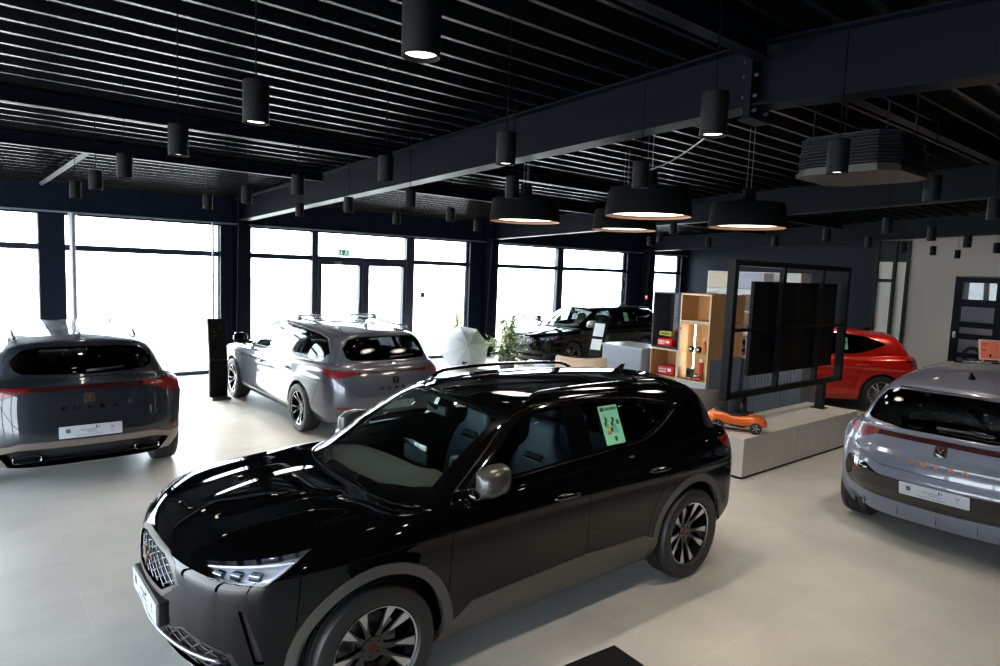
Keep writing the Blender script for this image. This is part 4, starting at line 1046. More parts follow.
text_obj('glass_lettering', 'Autozentrum', .15, mat('etched_white', (205, 205, 200), .6), dr, frame((7.30, YW+.010, 2.70), (-1, 0, 0), (0, 0, 1)), .0005, sx=1.15)
# right wall, navy then pale, with a glazed office front and a paned door
rw = MB().box((XR, 7.55, 0), (XR+.14, YW+.12, 3.7)).out('wall_right', navy); struct(rw)
w2 = MB(); w2.box((XR, 5.62, 0), (XR+.14, 6.70, 3.8)).box((XR, YB, 0), (XR+.14, 4.55, 4.0)).box((XR, 4.55, 2.56), (XR+.14, 5.62, 4.0)).box((XR, 6.70, 3.45), (XR+.14, 7.55, 3.8))
struct(w2.out('wall_right', pale))
of = MB(); blkf = mat('black_frame', (6, 6, 8), .5, spec=.2)
for y in (7.47, 7.02, 6.70): of.box((XR-.05, y, 0), (XR+.10, y+.08, 3.45), .004, 1)
of.box((XR-.02, 6.70, 2.88), (XR+.10, 7.55, 3.45)); of.box((XR-.05, 7.02, 2.33), (XR+.10, 7.55, 2.42), .004, 1); of.box((XR-.05, 6.7, 0), (XR+.1, 7.55, .1), .004, 1)
o = struct(of.out('window_6', blkf)); fro = mat('frosted_pane', (196, 190, 180), .5)
for y0, y1, z0, z1 in ((7.10, 7.47, 2.42, 2.88), (7.10, 7.47, .1, 2.33), (6.78, 7.02, .1, 2.88)): MB().box((XR+.02, y0, z0), (XR+.035, y1, z1)).out('window_pane', fro, o)
dd = MB(); y0, y1 = 4.62, 5.58
for y in (y0-.04, y1-.12): dd.box((XR-.04, y, 0), (XR+.10, y+.16, 2.53), .004, 1)
zs = [(0, .16), (.52, .64), (.98, 1.12), (1.28, 1.42), (1.80, 1.98), (2.40, 2.53)]
for a, c in zs: dd.box((XR-.03, y0, a), (XR+.09, y1, c), .004, 1)
o = struct(dd.out('door_2', steel))
for (a, c), (e, f) in zip(zs[:-1], zs[1:]): MB().box((XR+.02, y0, c), (XR+.03, y1, e)).out('door_pane', pane, o)
MB().box((XR-.09, y1-.09, 1.0), (XR-.05, y1-.03, 1.16), .008).out('door_handle', mat('satin_steel', (150, 152, 156), .3, .9), o)
bk = MB().box((XR+2.4, 2.8, 0), (XR+2.5, 8.2, 4)).box((XR+.14, 2.7, 0), (XR+2.5, 2.8, 4)).box((XR+.14, 8.2, 0), (XR+2.5, 8.3, 4)).box((XR+.14, 2.7, -.1), (XR+2.5, 8.3, -.004)).box((XR+.14, 2.7, 3.9), (XR+2.5, 8.3, 4)); struct(bk.out('wall_side_room', mat('side_room', (205, 205, 208), .8)))
# outer walls that the picture does not show: glazed left side, plain rear
lw = MB(); lw.box((XL-.12, YB, 2.95), (XL, YW+.1, 4.0)).box((XL-.12, YB, 0), (XL, -2.4, 2.95)).box((XL-.12, YW-.4, 0), (XL, YW+.1, 2.95))
for y in (.8, 4.2, 7.6, 11): lw.box((XL-.12, y-.12, 0), (XL, y+.12, 2.95))
struct(lw.out('wall_left', navy))
struct(MB().box((XL-.12, YB-.12, 0), (XR+.14, YB, 4.0)).out('wall_front', mat('rear_wall', (70, 66, 62), .8)))

# portal frames: tapered columns and pitched beams, each frame one thing of its own
def portal(x, k):
    t = thing('portal_frame', ['navy steel portal frame whose long beam crosses the foreground and ends beside the entrance', 'navy steel portal frame above the drum pendants, column right of the entrance', 'navy steel portal frame nearest the right wall, column by the last window'][k], 'steel frame', (x, YW-.2, 0), 0, 'steel portal frames')
    bx = lambda y: (0, y-(YW-.2))
    def zb(y): return 3.49-.0436*abs(y-APEX)
    bm = MB(); hw = .10
    for ya, yb in ((APEX+.03, 13.45), (APEX-.03, YB+.05)):
        Y = [ya, yb]
        bm.loft([[(sx, y-(YW-.2), z) for sx, z in ((-hw, zb(y)), (hw, zb(y)), (hw, zb(y)+.018), (.008, zb(y)+.018), (.008, deck(y)-.022), (hw, deck(y)-.022), (hw, deck(y)-.004), (-hw, deck(y)-.004), (-hw, deck(y)-.022), (-.008, deck(y)-.022), (-.008, zb(y)+.018), (-hw, zb(y)+.018))] for y in Y])
    bm.out('beam', steel, t)
    p = MB().box((-hw-.02, APEX-.028-(YW-.2), 3.40), (hw+.02, APEX+.028-(YW-.2), 3.91))
    p.box((-hw-.02, APEX-.06-(YW-.2), 3.395), (hw+.02, APEX+.06-(YW-.2), 3.41)); p.out('splice_plate', steel, t)
    bo = MB()
    for sx in (-.08, .08):
        for z in (3.46, 3.56, 3.70, 3.80):
            bo.cyl((sx, APEX-.055-(YW-.2), z), (sx, APEX+.055-(YW-.2), z), .012, None, 6)
    bo.out('bolt', mat('bolt_zinc', (120, 125, 132), .35, .8), t)
    c = MB(); dz = 3.46
    ring_ = lambda z, yi: [(sx, yy-(YW-.2), z) for sx, yy in ((-hw, yi), (hw, yi), (hw, yi+.016), (.007, yi+.016), (.007, YW-.126), (hw, YW-.126), (hw, YW-.112), (-hw, YW-.112), (-hw, YW-.126), (-.007, YW-.126), (-.007, yi+.016), (-hw, yi+.016))]
    c.loft([ring_(0, YW-.34), ring_(3.05, YW-.53), ring_(dz, YW-.53)]); 
    c.box((-.14, YW-.38-(YW-.2), 0), (.14, YW-.11-(YW-.2), .02)); c.box((-hw, YW-.52-(YW-.2), 3.03), (hw, YW-.11-(YW-.2), 3.045))
    c.out('column', steel, t)
    return t
for k, x in enumerate((4.43, 10.73, 17.15)): portal(x, k)
# purlins under the deck
lab = ['dark purlin along the roof ridge, meeting the long beam at its bolted splice', 'dark purlin under the deck, nearer of the two left of the long beam', 'dark purlin under the deck, closest to the window wall']
for (y, dz), l in zip(((APEX-.12, .15), (7.42, .13), (9.43, .15)), lab):
    mb = MB(); z1 = deck(y)-.004; z0 = z1-dz
    for xa, xb in ((XL+.02, 4.31), (4.55, 10.61), (10.85, 17.03), (17.27, XR-.02)):
        mb.box((xa, y-.05, z0), (xb, y+.05, z0+.012)).box((xa, y-.006, z0), (xb, y+.006, z1)).box((xa, y-.05, z1-.012), (xb, y+.05, z1))
    p = tag(mb.out('purlin', steel), l, 'purlin', 'roof purlins')
br_ = MB().tube([(1.17, 12.9, 3.36), (1.42, 9.5, 3.575)], .04, 4); tag(br_.out('brace', steel), 'short diagonal steel brace under the deck above the left window', 'brace')
# poles in front of the second window
for x, r, l in ((1.637, .05, 'thick grey pole standing at the left edge of the wide left window'), (3.93, .022, 'thin grey pole at the right edge of the wide left window')):
    tag(MB().cyl((x, YW-.26, 0), (x, YW-.26, 2.95), r, None, 20).cyl((x, YW-.26, 0), (x, YW-.26, .015), r*1.7, None, 20).cyl((x, YW-.26, 2.93), (x, YW-.26, 2.955), r*1.3, None, 20).out('pole', mat('pole_grey', (150, 152, 160), .4, .5), auto=.6), l, 'pole')
# exit sign
t = thing('exit_sign', 'green and white emergency exit sign over the glass entrance door', 'exit sign', (6.73, YW-.1, 2.435))
MB().box((-.15, -.012, 0), (.15, .012, .145), .004).out('sign_panel', mat('sign_green', (30, 130, 90), .4, emit=.35), t)
wm = mat('sign_white', (235, 245, 240), .4, emit=.6); s = MB(); M = frame((0, -.0125, .0725), (1, 0, 0), (0, 0, 1))
s.prism([(-.145, -.055), (-.09, -.055), (-.09, .055), (-.145, .055)], 0, .002, M)
s.prism([(-.052, .05), (-.032, .05), (-.032, -.012), (-.010, -.012), (-.042, -.05), (-.074, -.012), (-.052, -.012)], 0, .002, M)
s.prism(arc_poly((.075, .042), .012, n=12), 0, .002, M); s.prism([(.05, .03), (.085, .028), (.075, -.005), (.10, -.03), (.12, -.03), (.12, -.043), (.09, -.043), (.062, -.012), (.04, -.05), (.02, -.05), (.052, .005)], 0, .002, M)
s.prism([(.085, .02), (.11, .0), (.125, .012), (.118, .02), (.108, .015), (.088, .03)], 0, .002, M)
s.out('sign_symbol', wm, t)
tag(MB().box((8.85, YW-.022, 1.52), (8.965, YW-.008, 1.645), .003).out('notice', mat('notice_dark', (50, 52, 58), .5)), 'small dark notice stuck to the pane right of the entrance', 'notice')

# ---------------------------------------------------------------- lamps
blackm = mat('black_metal', (9, 11, 15), .6, 0, spec=.12); white_e = mat('lamp_glow', (255, 248, 236), .5, emit=9, ecol=(255, 244, 226))
def spot(name, loc, power, size=math.radians(95), blend=.6, col=(1, .86, .70), parent=None, r=.05, rot=(0, 0, 0)):
    l = bpy.data.lights.new(name, 'SPOT'); l.energy = power; l.spot_size = size; l.spot_blend = blend; l.color = col; l.shadow_soft_size = r
    o = bpy.data.objects.new(name, l); link(o, parent); o.location = loc; o.rotation_euler = rot
    return o
DL = [(1.17, 1.85), (1.17, 3.32), (1.18, 4.78), (1.19, 6.56), (1.2, 8.1), (1.21, 9.62), (2.74, 9.62), (2.75, 8.1), (2.72, 6.52), (4.05, 9.64), (2.70, 4.74), (2.73, 3.29), (4.04, 6.53), (4.04, 4.76), (4.06, 8.08), (5.63, 9.5),
      (5.66, 8.03), (7.31, 9.54), (2.77, 1.83), (4.09, 3.31), (4.18, 1.88), (5.95, 1.93), (7.80, 1.98), (9.5, 3.56), (11.2, 3.58), (13.2, 3.68), (16.6, 5.25), (18.4, 5.3), (15.4, 3.8), (11.0, 5.02), (13.2, 5.25), (15.2, 5.35), (9.1, 6.63), (11.1, 8.4), (12.4, 9.65), (12.9, 8.45), (12.7, 6.8)]
W_ = {1: 'above the grey crossover on the left', 2: 'above the passage between the left crossover and the estate', 3: 'over the roof line of the grey estate', 4: 'in line with the umbrella', 5: 'far back beyond the drum pendants', 6: 'over the pale car on the right', 7: 'near the pale right wall', 8: 'over the red car', 9: 'above the screen wall'}
LBL = ['largest black cylinder downlight, cut by the top edge of the picture', 'black cylinder downlight hanging alone against the bright ribs, second largest on the left', 'black cylinder downlight third in the row over the left crossover', 'black cylinder downlight fourth in the row over the left crossover', 'black cylinder downlight fifth in the row over the left crossover', 'smallest black cylinder downlight at the far end of the row over the left crossover',
 'small black cylinder downlight right above the thin pole of the wide window', 'black cylinder downlight hanging in front of the first column head', 'black cylinder downlight before the web of the long beam, leftmost on it', 'tiny black cylinder downlight just under the left end of the long beam', 'black cylinder downlight against the long beam, second from its left end', 'black cylinder downlight against the middle of the long beam above its lit flange',
 'black cylinder downlight under the long beam above the estate tailgate', 'black cylinder downlight right behind the neck of the leftmost drum pendant', 'small black cylinder downlight above the middle of the entrance door', 'small black cylinder downlight above the right leaf of the entrance', 'small black cylinder downlight above the pane right of the entrance', 'small black cylinder downlight in front of the second column',
 'large black cylinder downlight hanging before the bolted splice of the long beam', 'black cylinder downlight just above the biggest drum pendant', 'black cylinder downlight hanging in front of the ceiling air unit', 'black cylinder downlight right of the ceiling air unit', 'black cylinder downlight cut by the right edge of the picture', 'black cylinder downlight between the screen wall and the pale car, on the lower beam', 'small black cylinder downlight under the lower beam right of the glazed office front',
 'small black cylinder downlight before the pale wall, left of the paned door', 'tiny black cylinder downlight lowest before the pale wall', 'tiny black cylinder downlight before the pale wall straight above the paned door', 'small black cylinder downlight at the right picture edge above the paned door', 'small black cylinder downlight right above the right end of the screen wall', 'small black cylinder downlight at the left edge of the glazed office front', 'small black cylinder downlight at the right edge of the glazed office front',
 'small black cylinder downlight between the big drum pendant and the right drum pendant, the larger', 'small black cylinder downlight just right of the rear drum pendant', 'tiny black cylinder downlight at the head of the third column', 'small black cylinder downlight left of the right drum pendant', 'small black cylinder downlight under the right edge of the right drum pendant']
proto = None
for k, ((x, y), l) in enumerate(zip(DL, LBL)):
    if proto is None:
        proto = t = thing('cylinder_downlight', l, 'ceiling lamp', (x, y, 2.95), 0, 'cylinder downlights')
        MB().lathe([(.052, .012), (.060, 0), (.062, .004), (.062, .196), (.058, .2), (.0, .2)], 32).out('lamp_body', blackm, t, auto=.7)
        MB().lathe([(0, .014), (.050, .014)], 28).out('reflector', white_e, t)
    else: t = copy_tree(proto); t.location = (x, y, 2.95); t['label'] = l
    c = MB().cyl((0, 0, .2), (0, 0, deck(y)-2.95), .004, None, 6); c.out('suspension_cable', blackm, t)
    spot('lamp_light', (0, 0, .005), 11 if x < 2.5 else 66, col=(1, .93, .85) if x < 2.5 else (1, .83, .63), parent=t, r=.03)
# four drum pendants
DP = [(5.01, 5.66), (5.02, 3.95), (6.51, 5.48), (6.57, 3.85)]
DPL = ['black drum pendant leftmost of the four, copper inside', 'largest black drum pendant, nearest of the four, copper inside', 'black drum pendant half hidden behind the largest one', 'black drum pendant rightmost of the four, hanging clear on thin wires']
cop_in = mat('copper_inside', (150, 112, 86), .5, .2); glow = mat('pendant_glow', (255, 246, 232), .5, emit=5, ecol=(255, 244, 230))
for k, ((x, y), l) in enumerate(zip(DP, DPL)):
    t = thing('drum_pendant', l, 'pendant lamp', (x, y, 2.83), 0, 'drum pendants')
    MB().lathe([(.386, .0), (.40, 0), (.396, .03), (.372, .235), (.36, .25), (.12, .275), (.072, .285), (.062, .41), (.0, .415)], 48).out('lamp_shade', mat('shade_black', (8, 9, 11), .85, 0, spec=.1), t, auto=.6)
    MB().lathe([(.387, .001), (.368, .03), (.358, .032)], 48).out('inner_ring', cop_in, t, smooth=True)
    MB().lathe([(.0, .028), (.36, .032)], 48).out('diffuser', glow, t, smooth=True)
    w = MB()
    for a in (0, 2.1, 4.2): w.cyl((.03*math.cos(a), .03*math.sin(a), .41), (.03*math.cos(a), .03*math.sin(a), deck(y)-2.83), .0025, None, 5)
    w.out('suspension_wire', mat('wire_grey', (120, 122, 126), .4, .8), t)
    L_ = bpy.data.lights.new('pendant_light', 'AREA'); L_.shape = 'DISK'; L_.size = .5; L_.energy = 14; L_.color = (1, .88, .74)
    o = bpy.data.objects.new('pendant_light', L_); link(o, t); o.location = (0, 0, .02)
p0 = Vector((2.77, 1.83, 2.97)); p1 = Vector((4.97, 3.92, 3.25))
tag(MB().tube([p0+(p1-p0)*s+Vector((0, 0, -.03*math.sin(PI*s))) for s in np.linspace(.04, 1, 12).tolist()], .004, 6).out('cable', mat('cable_grey', (96, 98, 102), .5)), 'thin grey cable running slanted from a cylinder downlight to the largest drum pendant', 'cable')
# ceiling air unit
t = thing('ceiling_air_unit', 'dark octagonal louvred air unit hanging under the deck, right of the long beam', 'air unit', (4.95, 2.06, 3.02))
def octo(r, c): return [(-r+c, -r), (r-c, -r), (r, -r+c), (r, r-c), (r-c, r), (-r+c, r), (-r, r-c), (-r, -r+c)]
au = mat('unit_navy', (18, 22, 31), .5, 0, spec=.2)
MB().prism(octo(.345, .105), 0, .03).prism(octo(.33, .10), .03, .05).out('bottom_plate', mat('unit_plate', (46, 42, 40), .45, 0), t)
MB().prism(octo(.305, .09), .05, .25).out('unit_body', mat('unit_dark', (10, 12, 16), .6, spec=.1), t)
b = MB()
for k in range(9): b.prism(octo(.335-.008*(k > 4), .10), .06+.022*k, .067+.022*k)
b.out('louvre', au, t)
MB().prism(octo(.325, .10), .25, .262).out('top_plate', au, t)
b = MB()
for x, y in ((.3, .3), (-.3, .3), (.3, -.3), (-.3, -.3)): b.cyl((x*.8, y*.8, .25), (x*.8, y*.8, deck(2.12)-3.02), .006, None, 6)
b.box((-.5, -.25, .45), (.5, -.23, .475)).box((-.5, .23, .45), (.5, .25, .475)); b.out('hanger', blackm, t)

# ---------------------------------------------------------------- information steles
kb = mat('stele_black', (5, 6, 7), .55, spec=.15)
def stele(loc, rz, label, sheets, tilt=-.16):
    t = thing('information_stele', label, 'info stand', loc, rz, 'information steles')
    MB().box((-.15, -.16, 0), (.15, .12, .035), .004).out('base_plate', mat('stele_edge', (52, 54, 60), .4), t)
    MB().box((-.14, .0, .035), (.14, .075, .63), .004).out('column', kb, t)
    tl = Matrix.Translation((0, .0375, .63)) @ Matrix.Rotation(tilt, 4, 'X')
    hd = MB().box((-.14, -.0375, .0), (.14, .0375, .68), .004, 2, tl).out('slanted_head', kb, t)
    MB().box((-.14, -.040, .002), (.14, -.036, .008), 0, 1, tl).out('ledge', mat('stele_edge', (52, 54, 60), .4), t)
    for z0, z1 in sheets: MB().box((-.115, -.041, z0), (.115, -.0375, z1), 0, 1, tl).out('paper_sheet', mat('paper', (236, 238, 240), .6), t)
    return t
s_ = stele((3.34, 11.15, 0), 0, 'black slanted information stele standing beside the front wheel of the grey estate', [])
for z, x in ((.46, -.05), (.40, -.03), (.52, .05)):
    MB().cyl((x, -.046, z), (x, -.036, z), .006, None, 10).out('screw_head', mat('satin_steel', (150, 152, 156), .3, .9), s_).matrix_local = Matrix.Translation((0, .0375, .63)) @ Matrix.Rotation(-.16, 4, 'X')
stele((9.98, 9.0, 0), math.radians(-78), 'black slanted information stele with two white sheets behind the grey sales desk', [(.10, .32), (.38, .65)], -.30)
# black cabinet top in the foreground
t = thing('pedestal', 'matt black square pedestal whose corner shows at the bottom edge of the picture', 'pedestal', (2.15, 1.725, 0), math.radians(-5))
MB().box((-.25, -.25, .03), (.25, .25, .475), .006).out('pedestal_body', mat('pedestal_black', (5, 5, 6), .7, spec=.1), t); MB().box((-.23, -.23, 0), (.23, .23, .03)).out('plinth_foot', blackm, t)
MB().box((-.26, -.26, .475), (.26, .26, .50), .004).out('pedestal_top', mat('pedestal_black', (5, 5, 6), .7, spec=.1), t)

# ---------------------------------------------------------------- umbrella
t = thing('umbrella', 'open white umbrella with a dark square logo lying on the floor behind the estate', 'umbrella', (9.04, 12.1, .43))
Mx = Matrix.Rotation(math.radians(-22), 4, 'Z') @ Matrix.Rotation(math.radians(68), 4, 'X') @ Matrix.Rotation(math.radians(11), 4, 'Z')
uw = mat('umbrella_cloth', (222, 224, 230), .7); R_ = .57; cl = MB(); nseg = 8
rows = []
for j in range(9):
    r = R_*j/8; ring_ = []
    for i in range(48):
        a = 2*PI*i/48; q = abs(((a*nseg/(2*PI)) % 1)-.5)*2      # 1 at a rib, 0 in mid panel
        rr_ = r*(1-.07*(1-q**2)*(j/8)); z = .30*(1-(j/8)**2)+.015*(q-1)*(j/8)*(1-j/8)*4-.0
        ring_.append(Mx @ Vector((rr_*math.cos(a), rr_*math.sin(a), z)))
    rows.append(ring_)
for j in range(1, 8):
    pass
V = [[cl.bm.verts.new(p) for p in r] for r in rows[1:]]; top = cl.bm.verts.new(rows[0][0])
for i in range(48): cl.bm.faces.new((top, V[0][i], V[0][(i+1) % 48]))
for j in range(7):
    for i in range(48): cl.bm.faces.new((V[j][i], V[j+1][i], V[j+1][(i+1) % 48], V[j][(i+1) % 48]))
for f in cl.bm.faces: f.smooth = True
for i in range(48):
    if i % 6 == 0:
        for j in range(7):
            e = cl.bm.edges.get((V[j][i], V[j+1][i]))
            if e: e.smooth = False
cl.out('canopy', uw, t, fix=False)
um = mat('umbrella_frame', (60, 62, 68), .4, .7)
rb_ = MB()
for i in range(8):
    a = 2*PI*i/8; rb_.tube([Mx @ Vector((R_*s*math.cos(a), R_*s*math.sin(a), .30*(1-s*s)-.006)) for s in np.linspace(0, 1.02, 9).tolist()], .004, 5)
rb_.out('rib', um, t)
MB().cyl(Mx @ Vector((0, 0, -.50)), Mx @ Vector((0, 0, .37)), .006, None, 8).out('shaft', um, t); MB().tube([Mx @ Vector((0, 0, -.5)), Mx @ Vector((0, 0, -.58)), Mx @ Vector((.02, 0, -.62)), Mx @ Vector((.06, 0, -.62)), Mx @ Vector((.075, 0, -.59))], .013, 8).out('handle', mat('dark_plastic', (16, 16, 17)), t, smooth=True)
lg = MB(); a = -PI/2-PI/8+.0
a = 2*PI*(5.5)/8; zf = lambda r: .30*(1-(r/R_)**2)*.985+.007
def um_pt(r, s): return Mx @ Vector((r*math.cos(a)-s*math.sin(a), r*math.sin(a)+s*math.cos(a), zf(r)))
S5 = ((-.5, .5, .18, .48), (-.5, -.1, -.05, .48), (-.5, .5, -.09, .09), (.1, .5, -.48, .05), (-.5, .5, -.48, -.18))
for x0, x1, y0, y1 in S5:
    k = .10; v = [um_pt(.40-yy*k, xx*k) for xx, yy in ((x0, y0), (x1, y0), (x1, y1), (x0, y1))]
    lg.bm.faces.new([lg.bm.verts.new(q) for q in v])
o = lg.out('logo', mat('plate_ink', (40, 42, 46), .5), t); sm = o.modifiers.new('thick', 'SOLIDIFY'); sm.thickness = .002

# ---------------------------------------------------------------- plants
def plant(loc, h, n, name, label, pot=True, spread=.42, cols=((58, 92, 38), (96, 128, 52)), seed=3, z0=.55, leaf=.055):
    rnd = random.Random(seed); t = thing(name, label, 'plant', loc)
    if pot:
        MB().lathe([(0, 0), (.15, 0), (.20, .36), (.205, .38), (.185, .38), (.17, .33), (0, .33)], 28).out('pot', mat('pot_grey', (120, 120, 122), .6), t, auto=.7)
        MB().lathe([(0, .335), (.172, .335)], 20).out('soil', mat('soil', (44, 34, 26), .9), t)
    st = MB(); tips = []
    for k in range(n):
        a = rnd.uniform(0, 2*PI); zt = rnd.uniform(z0, h); rr_ = spread*rnd.uniform(.3, 1)*(1.1-.55*(zt-z0)/(h-z0)); b0 = Vector((rnd.uniform(-.03, .03), rnd.uniform(-.03, .03), .33 if pot else 0))
        e = Vector((rr_*math.cos(a), rr_*math.sin(a), zt)); m = (b0+e)/2+Vector((-.25*rr_*math.cos(a), -.25*rr_*math.sin(a), .12))
        pts = [b0*(1-s)**2+m*2*s*(1-s)+e*s*s for s in np.linspace(0, 1, 8).tolist()]
        st.tube(pts, [.009-.0065*s for s in np.linspace(0, 1, 8).tolist()], 5); tips += pts[3:]
    st.out('stem', mat('bark', (92, 76, 56), .8), t, smooth=True)
    for ci, c in enumerate(cols):
        lf = MB()
        for p in tips:
            for _ in range(2):
                d = Vector((rnd.gauss(0, 1), rnd.gauss(0, 1), rnd.gauss(-.25, .6))).normalized(); q = p+d*rnd.uniform(.02, .09); w = d.cross(Vector((0, 0, 1)))
                if w.length < .1: w = Vector((1, 0, 0))
                w.normalize(); L_ = leaf*rnd.uniform(.7, 1.3); nrm_ = w.cross(d)*.12*L_
                v = [q, q+d*L_*.35+w*L_*.27-nrm_, q+d*L_*.75+w*L_*.2-nrm_, q+d*L_*1.1, q+d*L_*.75-w*L_*.2-nrm_, q+d*L_*.35-w*L_*.27-nrm_, q+d*L_*.5]
                vs = [lf.bm.verts.new(x) for x in v]
                for i in range(6): lf.bm.faces.new((vs[6], vs[i], vs[(i+1) % 6]))
        lm = mat('leaf_%s_%d' % (name, ci), c, .45); lf.out('foliage', lm, t, smooth=True, fix=False)['kind'] = 'stuff'
    return t
plant((9.55, 11.2, 0), 1.42, 46, 'potted_fig', 'leafy green potted fig tree standing in front of the black car at the window', cols=((118, 140, 80), (178, 194, 132)), spread=.62, z0=.25, leaf=.085)
plant((10.45, 14.35, -.03), 2.05, 24, 'potted_shrub', 'yellow green shrub outside the window behind the white umbrella', cols=((150, 168, 60), (190, 200, 96)), seed=9, spread=.34, leaf=.07)

# ---------------------------------------------------------------- desk, shelf modules and what stands in them
lg_ = mat('grey_laminate', (150, 158, 172), .45); oak = None
def wood(name, a, b, ax='Z'):
    if name in MATS: return MATS[name]
    m = mat(name, a, .5); nt = m.node_tree; bb = nt.nodes['Principled BSDF']; tc = nt.nodes.new('ShaderNodeTexCoord'); mp = nt.nodes.new('ShaderNodeMapping')
    mp.inputs['Scale'].default_value = (14, 14, 1.2); n = nt.nodes.new('ShaderNodeTexNoise'); n.inputs['Scale'].default_value = 2.5; n.inputs['Detail'].default_value = 7; n.inputs['Roughness'].default_value = .6
    r = nt.nodes.new('ShaderNodeValToRGB'); r.color_ramp.elements[0].color = srgb(*a); r.color_ramp.elements[1].color = srgb(*b); r.color_ramp.elements[0].position = .3; r.color_ramp.elements[1].position = .7
    nt.links.new(tc.outputs['Object'], mp.inputs[0]); nt.links.new(mp.outputs[0], n.inputs['Vector']); nt.links.new(n.outputs['Fac'], r.inputs[0]); nt.links.new(r.outputs[0], bb.inputs['Base Color'])
    return m
oak = wood('oak', (176, 128, 78), (204, 158, 104)); oak_edge = mat('oak_edge', (214, 190, 158), .5); anth = mat('anthracite', (40, 42, 50), .5)
t = thing('reception_desk', 'pale grey sales desk between the black car and the oak shelf', 'desk', (9.15, 7.62, 0))
MB().box((.03, -.45, .05), (.75, .45, .985), .004).out('desk_body', lg_, t); MB().box((0, -.47, .985), (.78, .47, 1.02), .004).out('desk_top', mat('desk_top', (176, 184, 196), .25), t)
b = MB().box((.012, -.44, .70), (.03, .44, .975), .002); b.out('drawer_front', lg_, t); 
for y0, y1 in ((-.44, -.003), (.003, .44)): MB().box((.012, y0, .06), (.03, y1, .692), .002).out('door', lg_, t)
MB().box((.06, -.42, 0), (.72, .42, .05)).out('foot_rail', anth, t)
MB().cyl((.01, .02, .93), (-.004, .02, .93), .014, None, 14).out('lock', mat('satin_steel', (150, 152, 156), .3, .9), t)

def module(name, label, y0, y1, z0, z1, body, edge, inner, depth=.48, group='display modules', x0=9.3, back=True):
    t = thing(name, label, 'display shelf', (x0, (y0+y1)/2, z0), 0, group); w = (y1-y0)/2-.002; h = z1-z0-.003; th = .022
    b = MB().box((.004, -w, 0), (depth, -w+th, h)).box((.004, w-th, 0), (depth, w, h)).box((.004, -w+th, 0), (depth, w-th, th)).box((.004, -w+th, h-th), (depth, w-th, h))
    b.out('carcass', body, t); MB().box((depth-.012, -w+th, th), (depth-.004, w-th, h-th)).out('back_panel', inner, t)
    e = MB().box((0, -w, 0), (.004, -w+th, h)).box((0, w-th, 0), (.004, w, h)).box((0, -w+th, 0), (.004, w-th, th)).box((0, -w+th, h-th), (.004, w-th, h)); e.out('front_edge', edge, t)
    return t
YA, YM, YE = 7.09, 6.53, 5.96
module('display_cube', 'tall anthracite open display niche, upper left of the oak shelf', YM, YA, 1.06, 2.01, anth, anth, mat('niche_back', (26, 28, 34), .6))
nt_ = module('display_cube', 'open oak display cube holding one red bag, lower left of the shelf', YM, YA, .57, 1.055, oak, oak_edge, oak)
module('display_cube', 'empty open oak display cube at the upper right of the shelf', YE, YM, 1.545, 2.01, oak, oak_edge, oak)
v = module('glass_vitrine', 'lit oak vitrine with a glass front, full of accessories', YE, YM, .57, 1.54, oak, oak_edge, oak)
MB().box((-.006, -.28, .005), (-.001, .28, .962)).out('glass_door', pane, v); MB().box((.02, -.262, .475), (.46, .262, .483)).out('glass_shelf', glass('shelf_glass', (.86, .95, .92)), v)
MB().box((.07, -.292, -.56), (.48, -.284, .385), .001).out('side_panel', mat('cab_bluegrey', (104, 114, 134), .5), v)
for z in (.05, .86): MB().cyl((-.014, .255, z), (.0, .255, z), .011, None, 12).out('hinge', blackm, v)
MB().box((.25, .14, .024), (.268, .158, .965)).out('light_strip', mat('strip_glow', (255, 250, 240), .5, emit=7), v)
L_ = bpy.data.lights.new('vitrine_light', 'AREA'); L_.shape = 'RECTANGLE'; L_.size = .88; L_.size_y = .03; L_.energy = 3; L_.color = (1, .93, .82)
o = bpy.data.objects.new('vitrine_light', L_); link(o, v); o.location = (.245, .149, .48); o.rotation_euler = (0, math.radians(90), 0)
t = thing('base_cabinet', 'grey base cabinet carrying the oak vitrine', 'cabinet', (9.3, (YE+YM)/2, 0), 0, 'shelf base cabinets')
MB().box((.006, -.28, .04), (.48, .28, .567)).out('cabinet_body', mat('base_grey', (168, 172, 180), .5), t); MB().box((0, -.276, .05), (.006, .276, .56)).out('door', mat('base_grey', (168, 172, 180), .5), t); MB().box((.03, -.27, 0), (.46, .27, .04)).out('foot_rail', anth, t)
for y in (-.24, -.20): MB().cyl((-.003, y, .46), (.001, y, .46), .008, None, 10).out('screw_cap', blackm, t)
t = thing('base_cabinet', 'grey base cabinet under the oak cube with the red bag', 'cabinet', (9.3, (YA+YM)/2, 0), 0, 'shelf base cabinets')
MB().box((.006, -.278, .04), (.48, .278, .567)).out('cabinet_body', mat('base_grey', (168, 172, 180), .5), t); MB().box((0, -.276, .05), (.006, .276, .56)).out('door', mat('base_grey', (168, 172, 180), .5), t); MB().box((.03, -.27, 0), (.46, .27, .04)).out('foot_rail', anth, t)
for z0, z1, l in ((1.55, 2.01, 'closed oak cabinet cube on the right flank of the shelf, the upper one'), (.955, 1.545, 'closed oak cabinet cube on the right flank of the shelf, the lower one')):
    t = thing('oak_cabinet', l, 'cabinet', (9.80, 6.22, z0), 0, 'closed oak cabinets'); MB().box((.0, -.24, 0), (.50, .24, z1-z0-.006)).out('cabinet_body', anth, t); MB().box((.004, -.262, .004), (.496, -.242, z1-z0-.012), .002).out('door', oak, t)
